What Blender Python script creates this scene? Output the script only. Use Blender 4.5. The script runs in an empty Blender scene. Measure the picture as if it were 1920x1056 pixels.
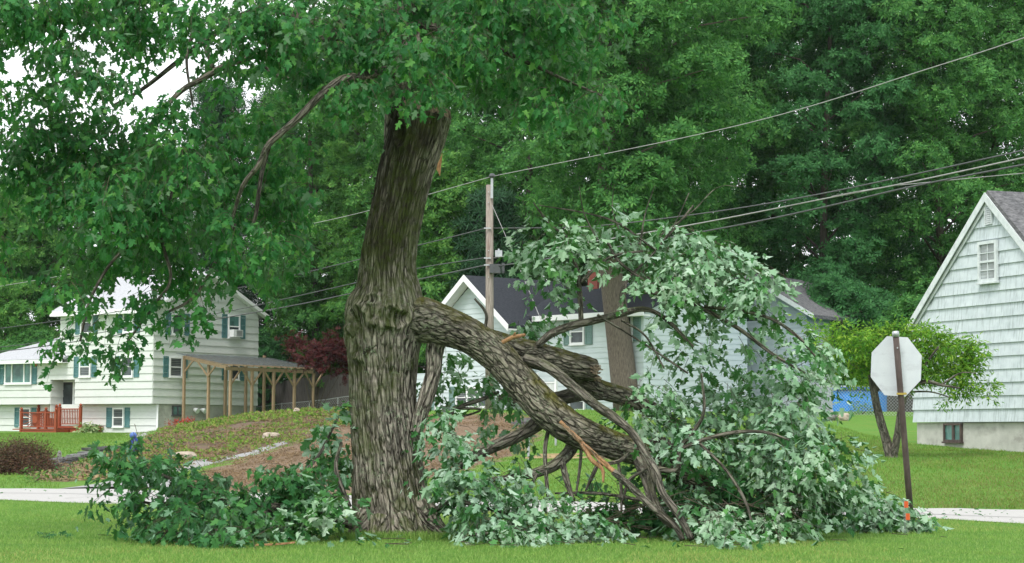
import bpy, math, random
import numpy as np
from mathutils import Vector, Matrix
R = np.random.default_rng(7)
random.seed(7)
scn = bpy.context.scene
COL = scn.collection
# ------------------------------------------------------------------ camera
F, CX, CY, CAMZ = 4000.0, 960.0, 528.0, 1.35
PITCH, ROLL = math.atan(287.0 / 4000.0), 0.0054
fw = np.array([0, math.cos(PITCH), math.sin(PITCH)])
up0 = np.array([0, -math.sin(PITCH), math.cos(PITCH)])
rt0 = np.array([1.0, 0, 0])
UPV = up0 * math.cos(ROLL) - rt0 * math.sin(ROLL)
RTV = rt0 * math.cos(ROLL) + up0 * math.sin(ROLL)
CAM = np.array([0, 0, CAMZ])
cd = bpy.data.cameras.new('camera')
cam = bpy.data.objects.new('camera', cd); COL.objects.link(cam)
m = Matrix.Identity(4)
for i in range(3):
    m[i][0] = RTV[i]; m[i][1] = UPV[i]; m[i][2] = -fw[i]; m[i][3] = CAM[i]
cam.matrix_world = m
cd.sensor_width = 36; cd.lens = 36 * F / 1920.0; cd.clip_end = 5000; cd.clip_start = 0.5
scn.camera = cam
# ------------------------------------------------------------------ light
SUN_EL, SUN_AZ = 58, 205
w = bpy.data.worlds.new('World'); scn.world = w; w.use_nodes = True
nt = w.node_tree; nt.nodes.clear()
wo = nt.nodes.new('ShaderNodeOutputWorld'); bg = nt.nodes.new('ShaderNodeBackground')
sk = nt.nodes.new('ShaderNodeTexSky'); sk.sky_type = 'NISHITA'; sk.sun_disc = False
sk.sun_elevation = math.radians(SUN_EL); sk.sun_rotation = math.radians(SUN_AZ); sk.dust_density = 3
mx = nt.nodes.new('ShaderNodeMix'); mx.data_type = 'RGBA'; mx.inputs[0].default_value = 0.86
mx.inputs[7].default_value = (9.4, 9.7, 9.8, 1)          # closed cloud cover
nt.links.new(sk.outputs[0], mx.inputs[6]); nt.links.new(mx.outputs[2], bg.inputs[0])
bg.inputs[1].default_value = 0.10
nt.links.new(bg.outputs[0], wo.inputs[0])
sl = bpy.data.lights.new('sun', 'SUN'); sl.energy = 1.5; sl.angle = math.radians(16); sl.color = (1, 0.96, 0.9)
so = bpy.data.objects.new('sun', sl); COL.objects.link(so)
az = math.radians(SUN_AZ); el = math.radians(SUN_EL)
sd = Vector((math.sin(az) * math.cos(el), math.cos(az) * math.cos(el), math.sin(el)))
so.rotation_euler = sd.to_track_quat('Z', 'Y').to_euler(); so.location = (0, -20, 40)
scn.view_settings.view_transform = 'Standard'; scn.view_settings.look = 'None'
scn.view_settings.exposure = 0.95; scn.view_settings.gamma = 1.0
scn.render.engine = 'CYCLES'
scn.cycles.max_bounces = 8; scn.cycles.transparent_max_bounces = 12

# ------------------------------------------------------------------ helpers
def ray(px, py):
    return fw + RTV * ((px - CX) / F) + UPV * ((CY - py) / F)
def P(px, py, d):                         # the point seen at a pixel, at ground distance d
    r = ray(px, py); return CAM + r * (d / r[1])
def proj(v):
    q = v - CAM; z = q @ fw
    return CX + F * (q @ RTV) / z, CY - F * (q @ UPV) / z
def nrm(a): return a / np.maximum(np.linalg.norm(a, axis=-1, keepdims=True), 1e-9)
def hash3(ix, iy, iz, s):
    n = (ix * 374761393 + iy * 668265263 + iz * 2147483647 + s * 974634777) & 0xffffffff
    n = ((n ^ (n >> 13)) * 1274126177) & 0xffffffff
    n = (n ^ (n >> 16)) & 0xffff
    return n / 65535.0
def vnoise(p, s=0):
    p = np.asarray(p, float); i = np.floor(p).astype(np.int64); f = p - i; f = f * f * (3 - 2 * f)
    o = 0
    for dx in (0, 1):
        for dy in (0, 1):
            for dz in (0, 1):
                wgt = (f[:, 0] if dx else 1 - f[:, 0]) * (f[:, 1] if dy else 1 - f[:, 1]) * (f[:, 2] if dz else 1 - f[:, 2])
                o = o + wgt * hash3(i[:, 0] + dx, i[:, 1] + dy, i[:, 2] + dz, s)
    return o
def fbm(p, s=0, oc=3):
    a, t, o = 0.5, 0, 0
    for k in range(oc):
        o = o + a * vnoise(p * 2 ** k, s + k); t += a; a *= .5
    return o / t
def smooth(a, b, x):
    t = np.clip((x - a) / (b - a), 0, 1); return t * t * (3 - 2 * t)

def make_mesh(name, V, faces, mat, attrs=None, smooth_=False):
    me = bpy.data.meshes.new(name)
    V = np.asarray(V, np.float32)
    fl = [np.asarray(f, np.int32) for f in faces if len(f)]
    lv = np.concatenate([f.ravel() for f in fl]); tot = np.concatenate([np.full(len(f), f.shape[1], np.int32) for f in fl])
    st = np.concatenate([[0], np.cumsum(tot)[:-1]]).astype(np.int32)
    me.vertices.add(len(V)); me.vertices.foreach_set('co', V.ravel())
    me.loops.add(len(lv)); me.loops.foreach_set('vertex_index', lv)
    me.polygons.add(len(tot)); me.polygons.foreach_set('loop_start', st); me.polygons.foreach_set('loop_total', tot)
    me.polygons.foreach_set('use_smooth', np.full(len(tot), bool(smooth_)))
    for k, a in (attrs or {}).items():
        a = np.asarray(a, np.float32)
        if a.ndim == 1:
            at = me.attributes.new(k, 'FLOAT', 'POINT'); at.data.foreach_set('value', a)
        else:
            at = me.attributes.new(k, 'FLOAT_VECTOR', 'POINT'); at.data.foreach_set('vector', a.ravel())
    me.update(calc_edges=True); me.validate()
    if mat: me.materials.append(mat)
    return me
def tag(o, label=None, cat=None, group=None, kind=None):
    for k, v in (('label', label), ('category', cat), ('group', group), ('kind', kind)):
        if v: o[k] = v
    return o
def thing(name, loc, label, cat, group=None):
    o = bpy.data.objects.new(name, None); COL.objects.link(o); o.location = [float(q) for q in loc]; o.empty_display_size = .2
    return tag(o, label, cat, group)
def root_loc(p):
    while p.parent: p = p.parent
    return np.array(p.location)
class MB:                                  # collects geometry in world coordinates, links it as ONE object
    def __init__(s): s.V = []; s.Fc = {}; s.n = 0; s.A = {}
    def add(s, V, faces, **attrs):
        V = np.asarray(V, float)
        for f in faces:
            f = np.asarray(f, int)
            if len(f): s.Fc.setdefault(f.shape[1], []).append(f + s.n)
        s.V.append(V); s.n += len(V)
        for k, a in attrs.items(): s.A.setdefault(k, []).append(a)
    def box(s, fr, u0, u1, v0, v1, w0, w1, us=0.0):
        O, D, N = fr
        c = [O + D * u + np.array([0, 0, v]) + N * q for v in (v0, v1) for (u, q) in ((u0, w0), (u1, w0), (u1, w1), (u0, w1))]
        s.add(c, [[(0, 3, 2, 1), (4, 5, 6, 7), (0, 1, 5, 4), (1, 2, 6, 5), (2, 3, 7, 6), (3, 0, 4, 7)]])
    def bar(s, a, b, w, h=None):           # square bar from a to b
        a, b = np.asarray(a, float), np.asarray(b, float); h = h or w
        t = nrm(b - a); x = np.cross(t, [0, 0, 1.0])
        if np.linalg.norm(x) < 1e-3: x = np.array([1.0, 0, 0])
        x = nrm(x); y = np.cross(x, t)
        c = [p + x * (w / 2 * i) + y * (h / 2 * j) for p in (a, b) for (i, j) in ((-1, -1), (1, -1), (1, 1), (-1, 1))]
        s.add(c, [[(0, 3, 2, 1), (4, 5, 6, 7), (0, 1, 5, 4), (1, 2, 6, 5), (2, 3, 7, 6), (3, 0, 4, 7)]])
    def prism(s, pts, vec):                # polygon pts extruded by vec
        pts = np.asarray(pts, float); n = len(pts)
        V = np.concatenate([pts, pts + np.asarray(vec)])
        s.add(V, [[tuple(range(n))[::-1]], [tuple(range(n, 2 * n))], [(i, (i + 1) % n, n + (i + 1) % n, n + i) for i in range(n)]])
    def tube(s, pts, rad, seg=10):
        V, Q, caps = simple_tube(pts, rad, seg); s.add(V, [Q] + caps)
    def build(s, name, mat, parent=None, smooth_=False, origin=None):
        V = np.concatenate(s.V); at = {k: np.concatenate(a) for k, a in s.A.items()}
        if parent is not None: L = root_loc(parent)
        elif origin is not None: L = np.asarray(origin, float)
        else: L = np.array([(V[:, 0].min() + V[:, 0].max()) / 2, (V[:, 1].min() + V[:, 1].max()) / 2, V[:, 2].min()])
        me = make_mesh(name, V - L, [np.concatenate(f) for f in s.Fc.values()], mat, at, smooth_)
        o = bpy.data.objects.new(name, me); COL.objects.link(o)
        if parent is not None: o.parent = parent
        else: o.location = L
        return o
def frames(pts):
    T = nrm(np.gradient(pts, axis=0)); n = len(pts)
    ref = np.array([0, 0, 1.0]) if abs(T[0][2]) < .9 else np.array([0, -1.0, 0])
    X = np.zeros_like(pts); X[0] = nrm(np.cross(T[0], ref))
    for i in range(1, n):
        x = X[i - 1] - T[i] * (X[i - 1] @ T[i]); X[i] = nrm(x)
    return T, X, np.cross(T, X)
def simple_tube(pts, rad, seg=8):
    pts = np.asarray(pts, float); rad = np.broadcast_to(np.asarray(rad, float), (len(pts),))
    T, X, Y = frames(pts); a = np.linspace(0, 2 * np.pi, seg, endpoint=False)
    V = pts[:, None] + rad[:, None, None] * (np.cos(a)[None, :, None] * X[:, None] + np.sin(a)[None, :, None] * Y[:, None])
    n = len(pts); i = np.arange(n - 1)[:, None] * seg; j = np.arange(seg)[None]; k = (j + 1) % seg
    Q = np.stack([i + j, i + k, i + seg + k, i + seg + j], -1).reshape(-1, 4)
    return V.reshape(-1, 3), Q, [[tuple(range(seg))[::-1]], [tuple(range((n - 1) * seg, n * seg))]]
def resample(pts, rad, step):
    pts = np.asarray(pts, float); rad = np.asarray(rad, float)
    q = np.column_stack([pts, rad]); n = len(q)
    e = np.vstack([2 * q[0] - q[1], q, 2 * q[-1] - q[-2]]); out = []
    for i in range(n - 1):
        p0, p1, p2, p3 = e[i], e[i + 1], e[i + 2], e[i + 3]
        k = max(2, int(np.linalg.norm(p2[:3] - p1[:3]) / step))
        t = np.arange(k)[:, None] / k
        out.append(.5 * ((2 * p1) + (-p0 + p2) * t + (2 * p0 - 5 * p1 + 4 * p2 - p3) * t ** 2 + (-p0 + 3 * p1 - 3 * p2 + p3) * t ** 3))
    out.append(q[-1:]); o = np.vstack(out)
    return o[:, :3], np.maximum(o[:, 3], .002)
def wood(mb, pts, rad, seg=48, step=.03, amp=.1, freq=9.0, stretch=.14, twist=0.0, seed=1, moss_top=0.0, bump_fn=None, stain=None, wob=.06):
    p, r = resample(pts, rad, step)
    T, X, Y = frames(p); n = len(p); L = np.concatenate([[0], np.cumsum(np.linalg.norm(np.diff(p, axis=0), axis=1))])
    a = np.linspace(0, 2 * np.pi, seg, endpoint=False)
    A, LL = np.meshgrid(a, L); RR = np.repeat(r[:, None], seg, 1)
    A2 = A + twist * LL
    rm = np.mean(r)
    bv = np.stack([np.cos(A2) * rm, np.sin(A2) * rm, LL * stretch], -1).reshape(-1, 3)
    warp = (fbm(bv * 6 + 3.1, seed + 9, 2) - .5)[:, None] * .10
    n1 = np.abs(2 * fbm(bv * freq + warp * freq, seed, 2) - 1); n2 = np.abs(2 * vnoise(bv * freq * 2.3 + 7, seed + 5) - 1)
    furrow = np.clip(1.9 * np.minimum(n1 * 1.4, .35 + n2), 0, 1)            # 0 in a crack, 1 on a ridge
    big = fbm(np.stack([np.cos(A).ravel() * 1.3, np.sin(A).ravel() * 1.3, LL.ravel() * .9], -1) + seed, seed + 2, 2) - .5
    R_ = RR.ravel() * (1 + wob * 2 * big) + amp * rm * (furrow - .75) * np.clip(RR.ravel() / rm, .3, 1)
    cen = np.repeat(p, seg, 0); dirv = (np.cos(A)[..., None] * X[:, None] + np.sin(A)[..., None] * Y[:, None]).reshape(-1, 3)
    V = cen + dirv * R_[:, None]
    dark = np.zeros(len(V))
    if bump_fn is not None: V, dark = bump_fn(V, dirv, dark)
    mo = np.clip(moss_top * smooth(.35, .9, dirv[:, 2] + (fbm(V * 4, seed + 4) - .5) * .9), 0, 1)
    st = stain(V) if stain else np.zeros(len(V))
    i = np.arange(n - 1)[:, None] * seg; j = np.arange(seg)[None]; k = (j + 1) % seg
    Q = np.stack([i + j, i + k, i + seg + k, i + seg + j], -1).reshape(-1, 4)
    mb.add(V, [Q, [tuple(range(seg))[::-1]], [tuple(range((n - 1) * seg, n * seg))]],
           bark=bv, furrow=np.clip(furrow - dark, 0, 1), moss=mo, stain=st)
    return p, r

# ------------------------------------------------------------------ materials
def newmat(name):
    mt = bpy.data.materials.new(name); mt.use_nodes = True; t = mt.node_tree; t.nodes.clear()
    out = t.nodes.new('ShaderNodeOutputMaterial'); b = t.nodes.new('ShaderNodeBsdfPrincipled'); t.links.new(b.outputs[0], out.inputs[0])
    return mt, t, b, out
def N(t, typ, **kw):
    n = t.nodes.new(typ)
    for k, v in kw.items(): setattr(n, k, v)
    return n
def ramp(t, src, stops):
    r = N(t, 'ShaderNodeValToRGB'); e = r.color_ramp.elements
    e[0].position = stops[0][0]; e[0].color = (*stops[0][1], 1); e[1].position = stops[-1][0]; e[1].color = (*stops[-1][1], 1)
    for pz, c in stops[1:-1]:
        q = e.new(pz); q.color = (*c, 1)
    t.links.new(src, r.inputs[0]); return r
def noise(t, vec, scale, detail=4, rough=.55):
    n = N(t, 'ShaderNodeTexNoise'); n.inputs['Scale'].default_value = scale; n.inputs['Detail'].default_value = detail; n.inputs['Roughness'].default_value = rough
    if vec is not None: t.links.new(vec, n.inputs['Vector'])
    return n
def mapped(t, sc):
    tc = N(t, 'ShaderNodeTexCoord'); mp = N(t, 'ShaderNodeMapping'); mp.inputs['Scale'].default_value = sc
    t.links.new(tc.outputs['Object'], mp.inputs[0]); return mp.outputs[0]
def mixc(t, fac, a, b, mode='MIX'):
    q = N(t, 'ShaderNodeMix', data_type='RGBA', blend_type=mode)
    for v, i in ((fac, 0), (a, 6), (b, 7)):
        if isinstance(v, (int, float)): q.inputs[i].default_value = v
        elif isinstance(v, tuple): q.inputs[i].default_value = (*v, 1)
        else: t.links.new(v, q.inputs[i])
    return q.outputs[2]
def mat(name, c1, c2, scale=6, sc=(1, 1, 1), rough=.8, bump=.15, spec=.3, metal=0, dirt=None, dirt_sc=(1, 1, 1), dirt_amt=.5):
    mt, t, b, out = newmat(name)
    n = noise(t, mapped(t, sc), scale, 6)
    c = ramp(t, n.outputs[0], [(.3, c1), (.7, c2)]).outputs[0]
    if dirt:
        n2 = noise(t, mapped(t, dirt_sc), 1.0, 7, .65)
        f = ramp(t, n2.outputs[0], [(.5, (0, 0, 0)), (.72, (dirt_amt,) * 3)])
        c = mixc(t, f.outputs[0], c, dirt)
    t.links.new(c, b.inputs['Base Color']); b.inputs['Roughness'].default_value = rough
    b.inputs['Specular IOR Level'].default_value = spec; b.inputs['Metallic'].default_value = metal
    if bump:
        bp = N(t, 'ShaderNodeBump'); bp.inputs['Strength'].default_value = bump; bp.inputs['Distance'].default_value = .02
        t.links.new(n.outputs[0], bp.inputs['Height']); t.links.new(bp.outputs[0], b.inputs['Normal'])
    return mt
def leafmat(name, cols, under=None, trans=.3, rough=.6, spec=.14, tcol=None):
    mt, t, b, out = newmat(name)
    g = N(t, 'ShaderNodeNewGeometry')
    c = ramp(t, g.outputs['Random Per Island'], [(i / (len(cols) - 1), q) for i, q in enumerate(cols)]).outputs[0]
    if under:
        mr = N(t, 'ShaderNodeMath', operation='FRACT'); mm = N(t, 'ShaderNodeMath', operation='MULTIPLY'); mm.inputs[1].default_value = 7.31
        t.links.new(g.outputs['Random Per Island'], mm.inputs[0]); t.links.new(mm.outputs[0], mr.inputs[0])
        u = ramp(t, mr.outputs[0], [(i / (len(under) - 1), q) for i, q in enumerate(under)]).outputs[0]
        c = mixc(t, g.outputs['Backfacing'], c, u)
    n = noise(t, mapped(t, (1, 1, 1)), 1.1, 2)
    c = mixc(t, .5, c, ramp(t, n.outputs[0], [(.3, (.72, .8, .8)), (.7, (1.25, 1.15, 1.0))]).outputs[0], 'MULTIPLY')
    t.links.new(c, b.inputs['Base Color']); b.inputs['Roughness'].default_value = rough; b.inputs['Specular IOR Level'].default_value = spec
    tr = N(t, 'ShaderNodeBsdfTranslucent'); t.links.new(mixc(t, .6, c, tcol or (.12, .26, .03)), tr.inputs[0])
    ms = N(t, 'ShaderNodeMixShader'); ms.inputs[0].default_value = trans
    t.links.new(b.outputs[0], ms.inputs[1]); t.links.new(tr.outputs[0], ms.inputs[2]); t.links.new(ms.outputs[0], out.inputs[0])
    return mt
def barkmat(name, crack, low, high, lichen=(.30, .36, .24), moss=(.06, .085, .012), lich=.55, fine=46, vsc=17):
    mt, t, b, out = newmat(name)
    at = lambda k: N(t, 'ShaderNodeAttribute', attribute_name=k)
    bv = at('bark').outputs['Vector']; fu = at('furrow').outputs['Fac']
    n = noise(t, bv, fine, 6, .7); n2 = noise(t, bv, 7, 4)
    wp = N(t, 'ShaderNodeVectorMath', operation='MULTIPLY_ADD'); wn = noise(t, bv, 9, 3); t.links.new(wn.outputs[1], wp.inputs[0]); wp.inputs[1].default_value = (.05, .05, .05); t.links.new(bv, wp.inputs[2])
    vo = N(t, 'ShaderNodeTexVoronoi', feature='DISTANCE_TO_EDGE'); vo.inputs['Scale'].default_value = vsc; t.links.new(wp.outputs[0], vo.inputs['Vector'])
    vr = ramp(t, vo.outputs['Distance'], [(.015, (0, 0, 0)), (.16, (1, 1, 1))]).outputs[0]
    base = ramp(t, n.outputs[0], [(.36, low), (.62, high)]).outputs[0]
    base = mixc(t, vr, mixc(t, .35, crack, base), base)
    base = mixc(t, .7, base, ramp(t, n2.outputs[0], [(.3, (.62, .6, .58)), (.7, (1.2, 1.15, 1.1))]).outputs[0], 'MULTIPLY')
    c = mixc(t, ramp(t, fu, [(.05, (1, 1, 1)), (.38, (0, 0, 0))]).outputs[0], base, crack)
    tc = N(t, 'ShaderNodeTexCoord').outputs['Object']
    l1 = noise(t, tc, 22, 5, .75); l2 = noise(t, tc, 2.2, 3)
    lm = N(t, 'ShaderNodeMath', operation='MULTIPLY')
    t.links.new(ramp(t, l1.outputs[0], [(.52, (0, 0, 0)), (.62, (1, 1, 1))]).outputs[0], lm.inputs[0])
    t.links.new(ramp(t, l2.outputs[0], [(.42, (0, 0, 0)), (.62, (lich,) * 3)]).outputs[0], lm.inputs[1])
    c = mixc(t, lm.outputs[0], c, lichen)
    # wet dark streaks, then moss
    sn = N(t, 'ShaderNodeMath', operation='MULTIPLY'); t.links.new(at('stain').outputs['Fac'], sn.inputs[0])
    t.links.new(ramp(t, noise(t, bv, 11, 5).outputs[0], [(.46, (1, 1, 1)), (.72, (.3, .3, .3))]).outputs[0], sn.inputs[1])
    c = mixc(t, sn.outputs[0], c, (.022, .019, .012))
    mm = N(t, 'ShaderNodeMath', operation='MULTIPLY'); t.links.new(at('moss').outputs['Fac'], mm.inputs[0])
    t.links.new(ramp(t, noise(t, tc, 9, 5).outputs[0], [(.36, (.15, .15, .15)), (.56, (1, 1, 1))]).outputs[0], mm.inputs[1])
    c = mixc(t, mm.outputs[0], c, moss)
    t.links.new(c, b.inputs['Base Color']); b.inputs['Roughness'].default_value = .9; b.inputs['Specular IOR Level'].default_value = .15
    bp = N(t, 'ShaderNodeBump'); bp.inputs['Strength'].default_value = 1.0; bp.inputs['Distance'].default_value = .025
    bh = N(t, 'ShaderNodeMath', operation='MULTIPLY_ADD'); t.links.new(n.outputs[0], bh.inputs[0]); bh.inputs[1].default_value = .5; t.links.new(vr, bh.inputs[2]); t.links.new(bh.outputs[0], bp.inputs['Height']); t.links.new(bp.outputs[0], b.inputs['Normal'])
    return mt
M = {}
M['bark'] = barkmat('maple bark', (.020, .017, .013), (.15, .132, .112), (.42, .39, .34), lich=.8)
M['bark2'] = barkmat('fallen limb bark', (.022, .020, .015), (.10, .092, .072), (.31, .295, .24), lichen=(.25, .29, .19), lich=.7, moss=(.085, .085, .012))
M['bark3'] = barkmat('branch bark', (.05, .046, .038), (.105, .095, .08), (.225, .21, .18), lichen=(.27, .31, .23), lich=.6)
M['bark_bg'] = mat('distant bark', (.042, .036, .028), (.10, .086, .07), 7, (3, 3, .5), .95, .5)
M['bark_oak'] = mat('grey oak bark', (.065, .052, .042), (.21, .175, .145), 9, (6, 6, .5), .95, 1.0)
M['torn'] = mat('torn wood', (.24, .12, .055), (.46, .27, .14), 9, (8, 8, 1.5), .8, .4, dirt=(.12, .06, .03), dirt_sc=(9, 9, 3), dirt_amt=.8)
M['splinter'] = mat('broken wood', (.12, .09, .06), (.38, .30, .21), 30, (3, 3, .7), .9, .6, dirt=(.05, .04, .03), dirt_sc=(14, 14, 6), dirt_amt=.9)
M['twig'] = mat('twig', (.045, .038, .026), (.09, .075, .05), 8, rough=.9)
G1 = [(.018, .088, .030), (.026, .120, .036), (.036, .155, .044), (.052, .195, .050), (.11, .27, .06)]
M['maple'] = leafmat('maple leaf', G1, [(.06, .13, .065), (.10, .19, .10)], trans=.34, tcol=(.09, .36, .04), spec=.13)
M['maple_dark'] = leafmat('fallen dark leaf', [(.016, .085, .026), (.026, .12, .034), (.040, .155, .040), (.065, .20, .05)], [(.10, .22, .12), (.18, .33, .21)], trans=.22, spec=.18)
M['maple_pale'] = leafmat('wilting maple leaf', [(.035, .13, .04), (.06, .19, .06), (.09, .25, .07)], [(.15, .29, .16), (.21, .36, .225), (.29, .45, .31), (.42, .56, .45)], trans=.22, rough=.6, spec=.15)
M['oak_a'] = leafmat('oak leaf', [(.038, .135, .040), (.062, .20, .054), (.09, .26, .066), (.14, .33, .085)], trans=.42, spec=.1, tcol=(.07, .2, .03))
M['oak_b'] = leafmat('pale tree leaf', [(.045, .15, .04), (.07, .21, .05), (.105, .27, .06), (.16, .34, .075)], trans=.4, spec=.1)
M['oak_c'] = leafmat('blue green leaf', [(.034, .125, .046), (.056, .185, .064), (.085, .245, .082)], trans=.4, spec=.1, tcol=(.05, .16, .04))
M['pine'] = leafmat('pine needles', [(.014, .05, .026), (.024, .075, .035), (.036, .10, .045)], trans=.1)
M['peach'] = leafmat('peach leaf', [(.06, .19, .03), (.11, .29, .035), (.18, .38, .045), (.30, .45, .06)], trans=.35, tcol=(.2, .36, .03))
M['redleaf'] = leafmat('red maple leaf', [(.040, .012, .014), (.07, .019, .02), (.115, .032, .032)], trans=.25, tcol=(.2, .02, .03))
M['barberry'] = leafmat('barberry leaf', [(.05, .028, .022), (.085, .045, .032), (.12, .07, .04), (.06, .075, .03)], trans=.2, tcol=(.15, .06, .03))
M['weed'] = leafmat('weeds', [(.07, .15, .025), (.12, .22, .03), (.18, .27, .045), (.2, .2, .06)], trans=.25)
M['weed_dry'] = leafmat('dry straw', [(.20, .14, .085), (.27, .20, .12), (.15, .10, .065)], trans=.1, tcol=(.3, .2, .1))
M['shrub'] = leafmat('shrub leaf', [(.04, .14, .03), (.07, .2, .04), (.10, .25, .05)], trans=.25)
M['hosta'] = leafmat('variegated leaf', [(.10, .22, .06), (.3, .4, .18), (.5, .55, .35)], trans=.2)
M['redflower'] = leafmat('red petals', [(.35, .02, .02), (.5, .05, .03), (.25, .02, .03)], trans=.2, tcol=(.5, .05, .03))
M['grass'] = leafmat('grass blade', [(.12, .25, .055), (.17, .32, .07), (.23, .38, .09), (.33, .44, .145)], trans=.35, spec=.1, tcol=(.18, .38, .07))
M['grass_dull'] = leafmat('browned grass blade', [(.15, .17, .055), (.22, .21, .08), (.13, .20, .05)], trans=.25, tcol=(.25, .26, .07))
M['grass_far'] = leafmat('yard grass blade', [(.09, .20, .034), (.13, .25, .04), (.17, .29, .055), (.23, .31, .09)], trans=.3, tcol=(.18, .32, .05))
M['side_l'] = mat('pale siding', (.56, .59, .565), (.62, .65, .62), 3, (1, 1, 3), .6, .05, dirt=(.50, .54, .5), dirt_sc=(1.2, 1.2, .6), dirt_amt=.5)
M['side_m'] = mat('mint siding', (.48, .56, .57), (.54, .61, .62), 3, (1, 1, 3), .6, .05)
M['side_g'] = mat('grey blue siding', (.34, .41, .43), (.40, .47, .49), 3, (1, 1, 3), .6, .05)
M['side_r'] = mat('weathered white shingle siding', (.44, .50, .525), (.54, .60, .625), 2.5, (1, 1, 2), .75, .1, dirt=(.20, .24, .24), dirt_sc=(14, 14, 1.3), dirt_amt=.8)
M['white'] = mat('white trim', (.72, .74, .74), (.80, .81, .81), 3, rough=.5, bump=.03)
M['rake_r'] = mat('weathered trim', (.50, .55, .56), (.62, .66, .67), 6, rough=.7, bump=.06, dirt=(.3, .33, .33), dirt_sc=(5, 5, 5), dirt_amt=.5)
M['soffit'] = mat('soffit', (.5, .53, .52), (.55, .58, .57), 3, rough=.7, bump=0)
M['shutter'] = mat('teal shutter', (.065, .17, .175), (.09, .21, .215), 5, rough=.6, bump=.05)
M['shutter_m'] = mat('sage shutter', (.13, .22, .20), (.17, .27, .245), 5, rough=.6, bump=.05)
M['roof_l'] = mat('pale grey shingles', (.30, .31, .33), (.44, .45, .48), 9, (1, 1, 4), .9, .3)
M['roof_m'] = mat('charcoal shingles', (.020, .024, .032), (.050, .056, .070), 10, (1, 1, 3), .85, .4)
M['roof_r'] = mat('weathered shingles', (.052, .052, .056), (.18, .18, .188), 5, (1.5, 1.5, 3), .95, .5)
M['concrete'] = mat('foundation concrete', (.36, .36, .33), (.50, .50, .46), 2.2, rough=.9, bump=.15, dirt=(.2, .19, .17), dirt_sc=(1.5, 1.5, 3), dirt_amt=.7)
M['timber'] = mat('treated timber', (.25, .17, .10), (.38, .275, .175), 5, (5, 5, .6), .8, .2)
M['redwood'] = mat('red stained wood', (.22, .045, .02), (.33, .078, .034), 6, (4, 4, 1), .6, .1)
M['greywood'] = mat('grey fence boards', (.055, .050, .047), (.125, .115, .105), 4, (7, 7, .5), .9, .3)
M['polewood'] = mat('weathered pole wood', (.15, .125, .105), (.34, .30, .265), 6, (9, 9, .5), .9, .6, dirt=(.12, .06, .04), dirt_sc=(6, 6, .3), dirt_amt=.9)
M['brick'] = mat('red brick', (.24, .07, .055), (.36, .12, .09), 14, (1, 1, 3), .9, .3)
M['metal'] = mat('galvanised metal', (.38, .40, .42), (.5, .52, .54), 8, rough=.45, bump=.05, metal=.6)
M['signback'] = mat('scuffed sign back', (.54, .57, .62), (.61, .64, .68), 3, rough=.42, bump=.02, spec=.4, dirt=(.36, .36, .40), dirt_sc=(3.2, 3.2, 7), dirt_amt=.6)
M['rust'] = mat('rusty brown pole', (.048, .036, .033), (.088, .066, .058), 14, (1, 1, .5), .7, .2, dirt=(.15, .11, .095), dirt_sc=(12, 12, 3), dirt_amt=.6)
M['brass'] = mat('yellowed bracket', (.38, .27, .06), (.5, .38, .10), 12, rough=.5, metal=.4)
M['dark'] = mat('dark box', (.06, .065, .07), (.09, .095, .10), 6, rough=.6)
M['black'] = mat('black paint', (.012, .014, .014), (.025, .03, .03), 6, rough=.35, spec=.5)
M['cable'] = mat('black cable', (.055, .058, .062), (.10, .105, .11), 6, rough=.6)
M['wire'] = mat('bare wire', (.24, .24, .24), (.36, .36, .35), 6, rough=.5)
M['poolblue'] = mat('blue pool wall', (.02, .20, .62), (.03, .26, .72), 2, (1, 1, .3), .45, .05)
M['poolnavy'] = mat('blue pool rim', (.015, .07, .32), (.02, .1, .42), 2, rough=.4)
M['navy'] = mat('navy blue cover', (.012, .028, .16), (.02, .05, .25), 6, rough=.6)
M['lightblue'] = mat('light blue cap', (.06, .12, .36), (.10, .18, .45), 6, rough=.6)
M['stone'] = mat('field stone', (.16, .155, .15), (.32, .31, .295), 5, rough=.95, bump=.5, dirt=(.08, .08, .075), dirt_sc=(6, 6, 9), dirt_amt=.8)
M['wallstone'] = mat('dark flat stone', (.075, .075, .078), (.20, .20, .20), 4, rough=.95, bump=.5, dirt=(.04, .04, .04), dirt_sc=(3, 3, 8), dirt_amt=.7)
M['stone_tan'] = mat('tan stone', (.30, .25, .20), (.44, .38, .31), 5, rough=.95, bump=.5)
M['copper'] = mat('copper lamp', (.4, .15, .06), (.5, .2, .09), 6, rough=.4, metal=.3)
M['orange'] = mat('orange flag', (.6, .10, .03), (.7, .14, .04), 4, rough=.5)
M['plank'] = mat('raw planks', (.40, .28, .16), (.52, .38, .23), 5, (1, 6, 6), .8, .2)
def glassmat(name, blind=False, c=(.03, .038, .04)):
    mt, t, b, out = newmat(name)
    tc = N(t, 'ShaderNodeTexCoord')
    n = noise(t, tc.outputs['Object'], 1.6, 3)
    col = ramp(t, n.outputs[0], [(.35, c), (.7, tuple(q * 2.6 for q in c))]).outputs[0]
    if blind:
        wv = N(t, 'ShaderNodeTexWave', wave_type='BANDS', bands_direction='Z'); wv.inputs['Scale'].default_value = 3.2; wv.inputs['Distortion'].default_value = .3
        t.links.new(tc.outputs['Object'], wv.inputs[0])
        col = mixc(t, ramp(t, wv.outputs[0], [(.4, (0, 0, 0)), (.6, (.6, .6, .6))]).outputs[0], col, (.2, .22, .22))
    t.links.new(col, b.inputs['Base Color']); b.inputs['Roughness'].default_value = .12; b.inputs['Specular IOR Level'].default_value = .35
    return mt
M['glass'] = glassmat('window glass'); M['blind'] = glassmat('window with blinds', True); M['greenglass'] = glassmat('window with green shade', False, (.05, .11, .10))
M['curtain'] = glassmat('window with curtains', True, (.16, .18, .18))
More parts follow.
